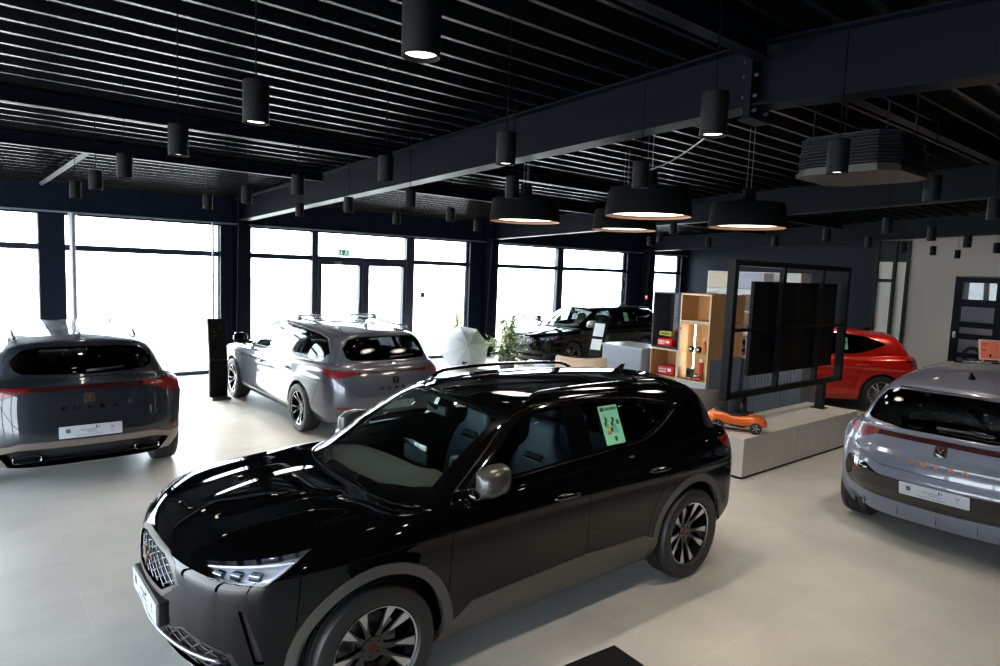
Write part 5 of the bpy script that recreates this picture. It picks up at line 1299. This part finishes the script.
t = thing('low_cabinet', 'plain blue grey cabinet beneath the closed oak cubes', 'cabinet', (9.80, 6.22, 0)); MB().box((0, -.255, .03), (.50, .24, .95), .003).out('cabinet_body', mat('cab_bluegrey', (104, 114, 134), .5), t); MB().box((.02, -.23, 0), (.48, .23, .03)).out('foot_rail', anth, t); MB().box((.006, -.272, .04), (.494, -.256, .945), .002).out('door', mat('cab_bluegrey', (104, 114, 134), .5), t)
# goods
redm = mat('bag_red', (196, 28, 34), .5); wh = mat('print_white', (232, 232, 232), .5)
def kit(loc, sz, label, seed):
    t = thing('car_kit_bag', label, 'kit bag', loc, 0, 'red car kit bags'); rnd = random.Random(seed); w, d, h = sz
    MB().box((0, -w/2, 0), (d, w/2, h), .02, 3).out('bag_body', redm, t, auto=.7)
    p = MB()
    for r in range(2):
        y = w*.40
        while y > -w*.02:
            q = rnd.uniform(.012, .03); p.box((-.0015, y-q, h*(.55-.28*r)), (.0, y, h*(.72-.28*r))); y -= q+.008
    p.out('lettering', wh, t); e = MB().box((-.0015, -w*.34, h*.42), (0, -w*.12, h*.76)); e.out('lettering', wh, t); z = MB().tube([(d*.5, y, h+.004+.03*math.sin(PI*(y/w+.5))) for y in np.linspace(-w*.3, w*.3, 9).tolist()], .006, 6); z.out('handle', redm, t)
kit((9.36, 6.86, 1.086), (.30, .2, .13), 'red kit bag with white print on the floor of the dark niche', 1)
kit((9.36, 6.80, .597), (.33, .2, .16), 'red kit bag with white print in the lower oak cube', 2)
t = thing('first_aid_box', 'yellow green box lying on the red bag in the dark niche', 'box', (9.40, 6.88, 1.262)); MB().box((0, -.12, 0), (.12, .12, .075), .006).out('box_body', mat('box_lime', (170, 180, 40), .5), t); MB().box((-.001, -.10, .02), (0, .08, .055)).out('lettering', mat('print_dark', (60, 66, 40), .5), t)
t = thing('warning_triangle', 'red warning triangle leaning in the dark niche', 'warning triangle', (9.62, 6.85, 1.09), 0)
M_ = frame((-.03, 0, .0), (0, -1, 0), (.25, 0, 1)); tr = MB()
for (a0, b0), (a1, b1) in (((-.17, .02), (.09, .36)), ((.09, .36), (.12, .02)), ((.12, .02), (-.17, .02))):
    d_ = Vector((a1-a0, b1-b0, 0)); tr.box((-d_.length/2, -.026, -.006), (d_.length/2, .026, .006), .003, 1, M_ @ frame(((a0+a1)/2, (b0+b1)/2, 0), d_, Vector((0, 0, 1)).cross(d_)))
tr.out('reflector_bar', mat('reflex_red', (226, 50, 30), .35), t); MB().box((-.02, -.10, 0), (.05, .10, .012)).out('foot', blackm, t)
pl = thing('print_panel', 'narrow pale panel with dark upright lettering inside the dark niche', 'panel', (9.755, 6.935, 1.09)); MB().box((0, -.045, 0), (.012, .045, .88)).out('panel_board', mat('panel_pale', (150, 152, 164), .6), pl)
pr_ = MB(); rnd = random.Random(5); z = .40
while z < .78:
    q = rnd.uniform(.02, .05); pr_.box((-.002, -.03, z), (0, -.024, z+q)).box((-.002, -.03, z), (0, .02, z+.006)); z += q+.018
pr_.out('lettering', mat('print_ink', (40, 40, 48), .6), pl)
VX, VZ = 9.36, .594
def model_car(loc, col, label):
    t = thing('model_car', label, 'model car', loc, PI/2, 'model cars'); m_ = mat('model_%d' % col[1], col, .25, 0, coat=1)
    MB().loft([[(x, y, zb+(zt-zb)*(.5+z)) for y, z in ring(16, w, .5, 4)] for x, w, zb, zt in ((-.09, .03, .015, .04), (-.085, .038, .01, .048), (-.04, .04, .01, .05), (.03, .04, .01, .046), (.08, .037, .01, .036), (.09, .028, .014, .03))]).out('car_body', m_, t, smooth=True)
    MB().loft([[(x, y, z) for y, z in ((-w, z0), (w, z0), (w*.8, z1), (-w*.8, z1))] for x, w, z0, z1 in ((-.07, .034, .04, .042), (-.045, .034, .045, .068), (.0, .034, .045, .068), (.04, .034, .042, .044))]).out('cabin', blackm, t)
    for x in (-.055, .055):
        for y in (-.036, .036): MB().cyl((x, y-.007, .016), (x, y+.007, .016), .016, None, 16).out('wheel', blackm, t)
model_car((VX+.02, 6.21, VZ), (226, 84, 24), 'orange model car at the bottom of the lit vitrine')
model_car((VX+.27, 6.36, VZ), (214, 216, 220), 'silver model car behind the orange one in the lit vitrine')
def mug(loc, label):
    t = thing('mug', label, 'mug', loc, 0, 'vitrine mugs'); MB().lathe([(0, 0), (.036, 0), (.04, .004), (.04, .085), (.036, .085), (.035, .01), (0, .01)], 24).out('cup', blackm, t, auto=.8); MB().tube([(0, -.038-.022*math.sin(a), .042+.028*math.cos(a)) for a in np.linspace(.3, PI-.3, 8).tolist()], .005, 6).out('handle', blackm, t); MB().box((-.042, -.018, .025), (-.038, .018, .062)).out('lettering', wh, t)
mug((VX+.08, 6.36, 1.054), 'black mug with white emblem on the glass shelf, the left one'); mug((VX+.08, 6.22, 1.054), 'black mug with white emblem on the glass shelf, the right one')
t = thing('drinking_bottle', 'orange bottle at the right end of the glass shelf', 'bottle', (VX+.01, 6.085, 1.054)); MB().lathe([(0, 0), (.034, 0), (.036, .01), (.036, .16), (.02, .19), (.02, .2), (0, .2)], 22).out('bottle_body', mat('bottle_orange', (222, 120, 30), .35), t, auto=.8); MB().lathe([(.023, .2), (.023, .235), (0, .235)], 18).out('bottle_cap', wh, t, auto=.8)
t = thing('thermos_flask', 'red thermos flask standing right at the bottom of the vitrine', 'flask', (VX+.14, 6.20, VZ)); MB().lathe([(0, 0), (.04, 0), (.042, .01), (.042, .27), (.034, .29), (0, .29)], 24).out('flask_body', redm, t, auto=.8); MB().lathe([(.034, .29), (.036, .30), (.036, .345), (0, .35)], 20).out('flask_lid', wh, t, auto=.8)
t = thing('speaker_box', 'dark small speaker on a white foot left in the bottom of the vitrine', 'speaker', (VX+.06, 6.38, VZ)); MB().box((0, -.05, .02), (.09, .05, .17), .01).out('speaker_body', mat('speaker_dark', (44, 46, 54), .6), t, auto=.7); MB().box((-.01, -.06, 0), (.1, .06, .02), .004).out('foot', wh, t); MB().cyl((-.004, 0, .10), (.001, 0, .10), .034, None, 20).out('membrane', blackm, t)
t = thing('key_tray', 'flat wooden tray lying at the left bottom of the vitrine', 'tray', (VX-.02, 6.42, VZ)); MB().box((-.02, -.07, 0), (.06, .07, .012), .003).out('tray', mat('tray_wood', (120, 84, 56), .5), t)

# wall unit behind the screen
wu = mat('unit_white', (222, 220, 216), .5)
t = thing('wall_unit', 'tall white open wall unit partly hidden behind the black screen wall', 'shelf unit', (14.0, 8.1, 0))
MB().box((0, -1.25, 0), (.45, 1.02, .04)).box((.43, -1.25, .04), (.45, 1.02, 2.44)).box((0, -1.25, 2.42), (.43, 1.02, 2.44)).box((0, -1.25, .04), (.43, -1.22, 2.42)).box((0, .99, .04), (.43, 1.02, 2.42)).box((0, -1.22, 1.93), (.43, .99, 2.04)).box((0, .10, .04), (.43, .16, 1.93)).box((0, -.4, 2.04), (.43, -.37, 2.42)).box((0, .40, 2.04), (.43, .42, 2.42)).box((0, -.22, .04), (.43, -.19, 1.93)).out('carcass', wu, t)
MB().box((-.012, .43, 2.05), (.0, .985, 2.415)).out('door', mat('unit_cream', (214, 200, 176), .5), t); MB().box((-.012, -.36, 2.05), (0, .39, 2.415)).out('door', mat('unit_lilac', (176, 178, 196), .5), t)
for z in (1.05, 1.52): MB().box((.01, -.19, z), (.42, .10, z+.02)).out('shelf_board', wu, t)
MB().box((.40, -.19, .04), (.43, .10, 1.93)).out('back_panel', oak, t)
t = thing('counter', 'grey ribbed counter seen through the lower gap of the screen wall', 'counter', (10.4, 5.55, 0)); MB().box((0, -.6, .05), (.5, .55, .93)).out('counter_body', mat('counter_grey', (84, 89, 99), .5), t)
b = MB()
for k in range(21): b.box((-.012, -.59+.0545*k, .06), (0, -.59+.0545*k+.03, .92))
b.out('rib_front', mat('counter_grey', (84, 89, 99), .5), t); MB().box((-.03, -.62, .93), (.52, .57, .96), .004).out('counter_top', mat('counter_top', (188, 188, 190), .35), t)
t = thing('gift_bag', 'pale paper carrier bag with dark handles beside the left post of the screen wall', 'bag', (10.62, 5.93, .963)); MB().loft([[(-.05, -.12, 0), (.05, -.12, 0), (.05, .12, 0), (-.05, .12, 0)], [(-.055, -.13, .29), (.055, -.13, .29), (.055, .13, .29), (-.055, .13, .29)]]).out('bag_body', mat('bag_pale', (206, 186, 178), .6), t)
for x in (-.05, .05): MB().tube([(x, -.07+.14*s, .29+.20*math.sin(PI*s)) for s in np.linspace(0, 1, 10).tolist()], .008, 6).out('handle', mat('handle_pale', (200, 200, 205), .5), t)
MB().tube([(-.054, .08*math.cos(a), .17+.04*math.sin(a)) for a in np.linspace(.3, 2.8, 10).tolist()], .006, 6).out('lettering', blackm, t)

# plinth with the screen wall and the ride-on car
cm = bpy.data.materials.new('concrete'); cm.use_nodes = True
cm = mat('concrete_panel', (184, 181, 178), .6, noise=.16, nscale=5, bump=.06, bscale=40)
t = thing('concrete_plinth', 'long concrete look plinth under the black screen wall', 'plinth', (6.885, 3.87, 0)); MB().box((0, 0, .03), (3.0, .72, .48), .004).out('plinth_body', cm, t); MB().box((.02, .02, 0), (2.98, .70, .03)).out('shadow_gap', blackm, t)
for x in (1.26,): MB().box((x, -.0008, .035), (x+.004, .001, .478)).out('joint', mat('joint_dark', (90, 88, 86), .8), t)
t = thing('video_screen', 'black framed video screen wall standing on the concrete plinth', 'screen', (7.03, 4.27, .48)); fb = mat('frame_black', (5, 7, 11), .5, 0, spec=.12)
z0, z1 = .36, 2.03
f = MB().box((0, -.05, z0), (.085, .05, z1), .004).box((3.02, -.05, z0), (3.10, .05, z1), .004).box((.085, -.04, z1-.07), (3.02, .04, z1), .004).box((.085, -.04, z0), (3.02, .04, z0+.07), .004); f.out('outer_frame', fb, t)
f = MB().box((1.18, -.03, z0+.07), (1.25, .03, z1-.07)).box((2.26, -.03, z0+.07), (2.33, .03, z1-.07)).box((.085, -.028, 1.17), (3.02, .028, 1.205)); f.out('mullion', fb, t)
for x in (.42, 2.55): MB().box((x-.05, -.05, 0), (x+.05, .05, z0), .004).box((x-.09, -.09, 0), (x+.09, .09, .012)).out('leg', fb, t)
sb = mat('screen_black', (7, 7, 8), .5, spec=.08)
for x0, x1 in ((.60, 1.72), (1.73, 2.88)):
    for za, zb_ in ((.60, 1.175), (1.185, 1.78)): MB().box((x0, .035, za), (x1, .085, zb_), .004).out('screen_panel', sb, t)
b = MB()
for k in range(40): b.cyl((.10+.028*k, 0, z1-.076), (.10+.028*k, 0, z1-.069), .006, None, 6)
b.out('led_row', mat('led_grey', (150, 150, 156), .4), t)
# ride-on toy car
t = thing('ride_on_car', 'orange ride-on toy car with black seat standing on the concrete plinth', 'toy car', (7.2, 4.16, .48), math.radians(-62)); om = mat('toy_orange', (224, 104, 24), .3, 0, coat=.8)
MB().loft([[(x, y, zb+(zt-zb)*(.5+z)) for y, z in ring(24, w, .5, 3.2)] for x, w, zb, zt in ((-.335, .05, .12, .18), (-.325, .09, .10, .20), (-.27, .12, .075, .235), (-.16, .115, .07, .225), (-.06, .10, .07, .19), (.04, .11, .07, .19), (.14, .125, .07, .21), (.25, .125, .07, .195), (.31, .105, .075, .16), (.335, .06, .085, .13))]).out('car_body', om, t, smooth=True)
MB().loft([[(x, y, z0+(z1-z0)*(.5+z)) for y, z in ring(18, w, .5, 3)] for x, w, z0, z1 in ((-.27, .05, .21, .24), (-.22, .085, .20, .255), (-.10, .075, .17, .215), (.02, .075, .16, .21), (.09, .06, .18, .235), (.13, .03, .19, .225))]).out('seat', mat('toy_black', (20, 20, 22), .5), t, smooth=True)
st = MB().cyl((.08, 0, .2), (.05, 0, .29), .018, None, 12); st.tube([Vector((.045, .075*math.cos(a), .295+.03*math.sin(a)+.0)) for a in np.linspace(0, 2*PI, 20, endpoint=False).tolist()], .013, 8, closed=True); st.box((.03, -.05, .28), (.06, .05, .31), .01); st.out('steering_wheel', mat('toy_black', (20, 20, 22), .5), t, smooth=True)
for x in (-.215, .215):
    for s in (1, -1):
        M = Matrix.Translation((x, s*.105, .068)) @ Matrix.Rotation(-PI/2*s, 4, 'X')
        w = MB().lathe([(.04, -.025), (.06, -.028), (.068, -.02), (.068, .02), (.06, .028), (.048, .026), (.046, .016), (0, .016)], 32).out('wheel', mat('toy_black', (20, 20, 22), .5), t, auto=.6); w.matrix_local = M
        sp_ = MB()
        for k in range(5):
            a = 2*PI*k/5; sp_.box((.008, -.005, .016), (.044, .005, .022), 0, 1, Matrix.Rotation(a, 4, 'Z'))
        sp_.out('wheel_spoke', mat('rim_silver', (165, 166, 168), .3, .9), w)
for s in (1, -1): MB().ellipsoid((.292, s*.075, .145), (.026, .024, .012), .8, 14).out('headlight', mat('toy_black', (20, 20, 22), .5), t, smooth=True)
MB().box((.325, -.05, .09), (.337, .05, .125), .003).out('grille', mat('toy_black', (20, 20, 22), .5), t)
# lounge armchairs
def armchair(loc, rz, col, label, hb=.39):
    t = thing('armchair', label, 'armchair', loc, rz, 'lounge armchairs'); m_ = mat('chair_%d' % col[0], col, .85, bump=.1, bscale=300)
    arc = [(.36*math.cos(a), .36*math.sin(a)) for a in np.linspace(math.radians(10), math.radians(170), 25)]
    MB().sweep([(x, y, .43) for x, y in arc], [(-.05, 0), (.05, 0), (.055, .03), (.045, hb-.03), (.02, hb), (-.02, hb), (-.045, hb-.03), (-.055, .03)]).out('backrest', m_, t, auto=.9)
    MB().lathe([(0, .32), (.33, .32), (.36, .36), (.36, .43), (.33, .46), (0, .465)], 36).out('seat', m_, t, auto=.7)
    for a in (45, 135, 225, 315): MB().cyl((.2*math.cos(math.radians(a)), .2*math.sin(math.radians(a)), .33), (.3*math.cos(math.radians(a)), .3*math.sin(math.radians(a)), 0), .016, .011, 12).out('leg', blackm, t)
armchair((7.6, 7.12, 0), math.radians(135), (206, 184, 160), 'beige armchair back in front of the grey sales desk', .56); armchair((7.85, 5.15, 0), math.radians(120), (92, 88, 86), 'taupe armchair behind the left end of the concrete plinth')
# poster stand at the right and call point
t = thing('poster_stand', 'small stand with a tilted salmon red poster behind the pale car', 'poster stand', (12.0, 2.9, 0), math.radians(-62)); MB().box((-.13, -.1, 0), (.13, .1, .015)).cyl((0, 0, .015), (0, 0, 1.30), .014, None, 14).out('stand', blackm, t)
Mt = Matrix.Translation((0, 0, 1.26)) @ Matrix.Rotation(math.radians(-25), 4, 'X'); MB().box((-.14, -.006, -.05), (.14, .006, .27), .003, 2, Mt).out('poster_frame', mat('poster_edge', (206, 200, 196), .5), t); MB().box((-.122, -.009, -.033), (.122, -.006, .253), 0, 1, Mt).out('poster', mat('poster_red', (224, 120, 96), .5), t)
b = MB()
for z, w in ((.20, .09), (.175, .07), (.10, .05), (.085, .05)): b.box((-.10, -.0105, z), (-.10+w, -.009, z+.012), 0, 1, Mt)
b.out('poster_print', mat('poster_text', (150, 50, 44), .5), t)
t = thing('fire_call_point', 'small red fire call point box on the column by the last window', 'call point', (17.027, 13.27, 1.5)); MB().box((0, -.05, 0), (.02, .05, .14), .004).out('box', redm, t); MB().box((-.002, -.03, .05), (0, .03, .10)).out('glass', wh, t)
# tyres seen through the paned door
for k, (y, l) in enumerate(((5.30, 'dark car tyre behind the paned door, left one'), (4.82, 'dark car tyre behind the paned door, right one'))):
    t = thing('tyre', l, 'tyre', (XR+.75, y, .535), 0, 'tyres in the side room'); MB().lathe([(.14, -.08), (.19, -.09), (.225, -.06), (.23, .06), (.19, .09), (.14, .08)], 40, Matrix.Rotation(PI/2, 4, 'Y')).out('tyre_tread', mat('tyre_rubber', (26, 26, 27)), t, auto=.7)
    MB().lathe([(.14, .04), (.05, .03), (0, .03)], 30, Matrix.Rotation(-PI/2, 4, 'Y')).out('rim', mat('rim_silver', (165, 166, 168)), t, smooth=True)
t = thing('tyre_rack', 'low pale rack carrying tyres behind the paned door', 'rack', (XR+.75, 5.05, 0)); MB().box((-.2, -.6, .27), (.2, .6, .302)).out('rack_board', wu, t)
for x in (-.17, .17):
    for y in (-.57, .57): MB().box((x-.02, y-.02, 0), (x+.02, y+.02, .27)).out('leg', wu, t)

def make_camera():
    yaw,pit,rol=math.radians(39.768),math.radians(5.547),math.radians(2.219)
    f=Vector((math.sin(yaw)*math.cos(pit),math.cos(yaw)*math.cos(pit),-math.sin(pit)))
    r=Vector((math.cos(yaw),-math.sin(yaw),0)); u=r.cross(f)
    r2=math.cos(rol)*r+math.sin(rol)*u; u2=-math.sin(rol)*r+math.cos(rol)*u
    c=bpy.data.cameras.new('camera');o=bpy.data.objects.new('camera',c);bpy.context.scene.collection.objects.link(o)
    c.lens=23.87;c.sensor_width=36;c.clip_end=500;c.clip_start=.05
    o.matrix_world=Matrix(((r2.x,u2.x,-f.x,0),(r2.y,u2.y,-f.y,0),(r2.z,u2.z,-f.z,2.296),(0,0,0,1)))
    bpy.context.scene.camera=o

# ---------------------------------------------------------------- cars on the floor
copper = mat('copper_badge', (150, 92, 66), .35, .9)
gblack = mat('gloss_black', (6, 6, 7), .06, 0, coat=.6)
def sticker(root, B, label_m, x0, z0, w, h):
    """energy label behind the rear door window"""
    q, n = B.find('xz', [(x0, z0)], lambda P, w_: (w_[:, 1] > 6.5) & (w_[:, 0] > 3) & (w_[:, 0] < 12)); p = Vector(q[0])+Vector(n[0])*.003; N = Vector(n[0])
    up = Vector((.12, 0, 1)); up = up-N*up.dot(N); right = Vector((-1, 0, .0)); right = right-N*right.dot(N)
    M = frame(p, right, up)
    s = MB().box((-w/2, -h/2, 0), (w/2, h/2, .0015)).out('energy_label', label_m, root); s.matrix_local = M
    ink = mat('print_ink', (40, 40, 48), .6)
    b = MB(); z = .0015; rnd = random.Random(4)
    b.box((-w*.42, h*.36, z), (-w*.24, h*.46, z+.0004)); x = -w*.20
    while x < w*.40:
        k = rnd.uniform(.006, .014); b.box((x, h*.375, z), (x+k, h*.445, z+.0004)); x += k+.004
    for yy in (.27, .22): b.box((-w*.40, h*yy, z), (-w*.2, h*(yy+.012), z+.0004))
    for cx, cy in ((-.24, .14), (.12, .13), (.34, .05), (.04, .02), (-.30, .03), (-.04, -.12), (.06, -.36)): b.box((w*cx-.012, h*cy-.016, z), (w*cx+.012, h*cy+.016, z+.0004))
    b.out('lettering', ink, s)
    for i, c in enumerate(((70, 150, 70), (130, 170, 50), (190, 170, 50), (190, 110, 50), (150, 60, 40))):
        MB().box((-w*.32, h*(-.02-.052*i), z), (-w*(.18-.02*i), h*(.018-.052*i), z+.0005)).out('rating_bar', mat('rating_%d' % i, c, .6), s)
        MB().box((w*.06, h*(-.02-.05*i), z), (w*(.20+.03*i), h*(.018-.05*i), z+.0005)).out('rating_bar', mat('rating_blue_%d' % i, (70, 130+10*i, 150), .6), s)

rail_b = gblack; mirror_g = mat('mirror_grey', (62, 60, 58), .35, .4, coat=.4)
seatm = mat('seat_blue', (40, 52, 66), .55, bump=.05, bscale=200); seatd = mat('seat_dark', (24, 25, 28), .7)
C1 = dict(CROSS); C1['rail'] = (1.44, -.08, rail_b); C1['mirror_mat'] = mirror_g; C1['fold'] = 82; C1['mirror'] = (2.04, .95, 1.09); C1['rear_glass'] = glass('glass_smoked', (.22, .25, .25)); C1['handle_mat'] = gblack
black_paint = mat('paint_black', (4, 4, 5), .3, 0, coat=1., crough=.01, spec=0.); black_paint.node_tree.nodes['Principled BSDF'].inputs['Coat IOR'].default_value = 1.37
root, B, S, parts = build_car(C1, 'crossover_car', 'black crossover car in the foreground with grey trim and a green label in its window', (4.28, 3.69, 0), PI, black_paint, 'showroom cars')
cross_front(root, B, parts, copper)
rear_common(C1, root, B, parts, 'CUPRA', copper, gblack, .82, .915, .605)
make_cabin(root, C1['wb'], 1.49, seatm)
sticker(root, B, mat('label_green', (120, 196, 160), .6), .80, 1.255, .19, .27)

C2 = dict(CROSS); C2['rail'] = (1.42, -.08, mat('rail_silver', (150, 152, 158), .3, .9))
C2['fold'] = 80; C2['mirror'] = (2.05, .955, 1.10); C2['trim_mat'] = mat('bronze_trim', (112, 104, 98), .35, .5, coat=.3)
grey_dark = flake_paint('paint_graphite', (30, 34, 42), .5, .35)
root, B, S, parts = build_car(C2, 'crossover_car', 'graphite grey crossover car at the left edge, seen from behind', (1.0, 8.16, 0), PI/2, grey_dark, 'showroom cars')
cross_front(root, B, parts, copper)
rear_common(C2, root, B, parts, 'CUPRA', copper, gblack, .82, .915, .605, tile=mat('badge_chrome', (78, 82, 90), .3, .9))
make_cabin(root, C2['wb'], 1.49, seatd, False)

C3 = dict(ESTATE); C3['rail'] = (1.35, -.55, rail_b); C3['mirror_mat'] = gblack; C3['rear_glass'] = glass('glass_tinted', (.22, .24, .25))
grey_light = flake_paint('paint_magnetic_grey', (62, 65, 75), .4, .35)
root, B, S, parts = build_car(C3, 'estate_car', 'silver grey estate car with black roof rails standing in the sun before the entrance', (4.45, 8.49, 0), PI/2, grey_light, 'showroom cars')
estate_dress(root, B, parts, C3, 'CUPRA', sign=mat('badge_dark', (70, 66, 64), .3, .8)); make_cabin(root, C3['wb'], 1.45, seatd, False, .97)
# a bar across the estate's roof
q = MB()
for s in (1, -1): q.box((.62, s*.60-.03, 1.445), (.70, s*.60+.03, 1.51), .01)
q.box((.635, -.62, 1.505), (.685, .62, 1.525), .008); q.out('roof_bar', mat('rail_silver', (150, 152, 158)), root, auto=.7)

C4 = dict(ESTATE); C4['rail'] = (1.35, -.55, mat('rail_silver', (150, 152, 158))); C4['wheel'] = 'suv'; C4['mirror_mat'] = mat('mirror_silver', (150, 150, 152), .3, .6, coat=.5)
root, B, S, parts = build_car(C4, 'estate_car', 'black estate car parked at the window behind the grey desk', (13.88, 11.67, 0), PI, black_paint, 'showroom cars')
estate_dress(root, B, parts, C4, None); make_cabin(root, C4['wb'], 1.45, seatd, False, .97)
sticker(root, B, mat('label_green', (120, 196, 160)), .62, 1.20, .16, .23)

red_paint = mat('paint_red', (190, 22, 10), .28, .35, coat=1.)
C5 = dict(HATCH); C5['rail'] = None
root, B, S, parts = build_car(C5, 'hatchback_car', 'metallic red hatchback with silver rims behind the black screen wall', (13.32, 5.21, 0), math.radians(134), red_paint, 'showroom cars')
HATCH['dress'](root, B, parts); make_cabin(root, C5['wb'], 1.45, seatd, False, .97)
sticker(root, B, mat('label_green', (120, 196, 160)), .66, 1.20, .16, .23)

C6 = dict(BORN); C6['fin_mat'] = gblack
pale_paint = mat('paint_pale_grey', (94, 99, 113), .3, .1, coat=1., spec=.2)
root, B, S, parts = build_car(C6, 'electric_hatchback_car', 'pale grey compact car at the right edge, seen from behind, with copper lettering', (7.02, 1.80, 0), 0, pale_paint, 'showroom cars')
born_dress(root, B, parts); make_cabin(root, C6['wb'], 1.53, seatd, False)

# ---------------------------------------------------------------- daylight, camera, exposure
w = bpy.data.worlds.new('daylight'); SC.world = w; w.use_nodes = True
bg = w.node_tree.nodes['Background']; bg.inputs[0].default_value = (.82, .92, 1.0, 1); bg.inputs[1].default_value = 14.0
s = bpy.data.lights.new('sun', 'SUN'); s.energy = 14; s.angle = math.radians(28); s.color = (1, .97, .92)
so = bpy.data.objects.new('sun', s); link(so); so.rotation_euler = Vector((.12, -1, -.58)).to_track_quat('-Z', 'Y').to_euler()
so.location = (-8, 25, 15)
make_camera()
SC.view_settings.view_transform = 'Standard'; SC.view_settings.look = 'None'; SC.view_settings.gamma = 1; SC.view_settings.exposure = 0; SC.view_settings.use_curve_mapping = False
SC.cycles.max_bounces = 10; SC.cycles.transparent_max_bounces = 16; SC.cycles.glossy_bounces = 5; SC.cycles.caustics_reflective = False; SC.cycles.caustics_refractive = False
SC.cycles.sample_clamp_indirect = 8

# lettering becomes plain mesh
bpy.context.view_layer.update(); dg = bpy.context.evaluated_depsgraph_get()
for o in [o for o in SC.objects if o.type == 'FONT']:
    me = bpy.data.meshes.new_from_object(o.evaluated_get(dg)); n = bpy.data.objects.new(o.name, me); nm = o.name
    COL.objects.link(n); n.parent = o.parent; n.matrix_local = o.matrix_local.copy(); bpy.data.objects.remove(o); n.name = nm
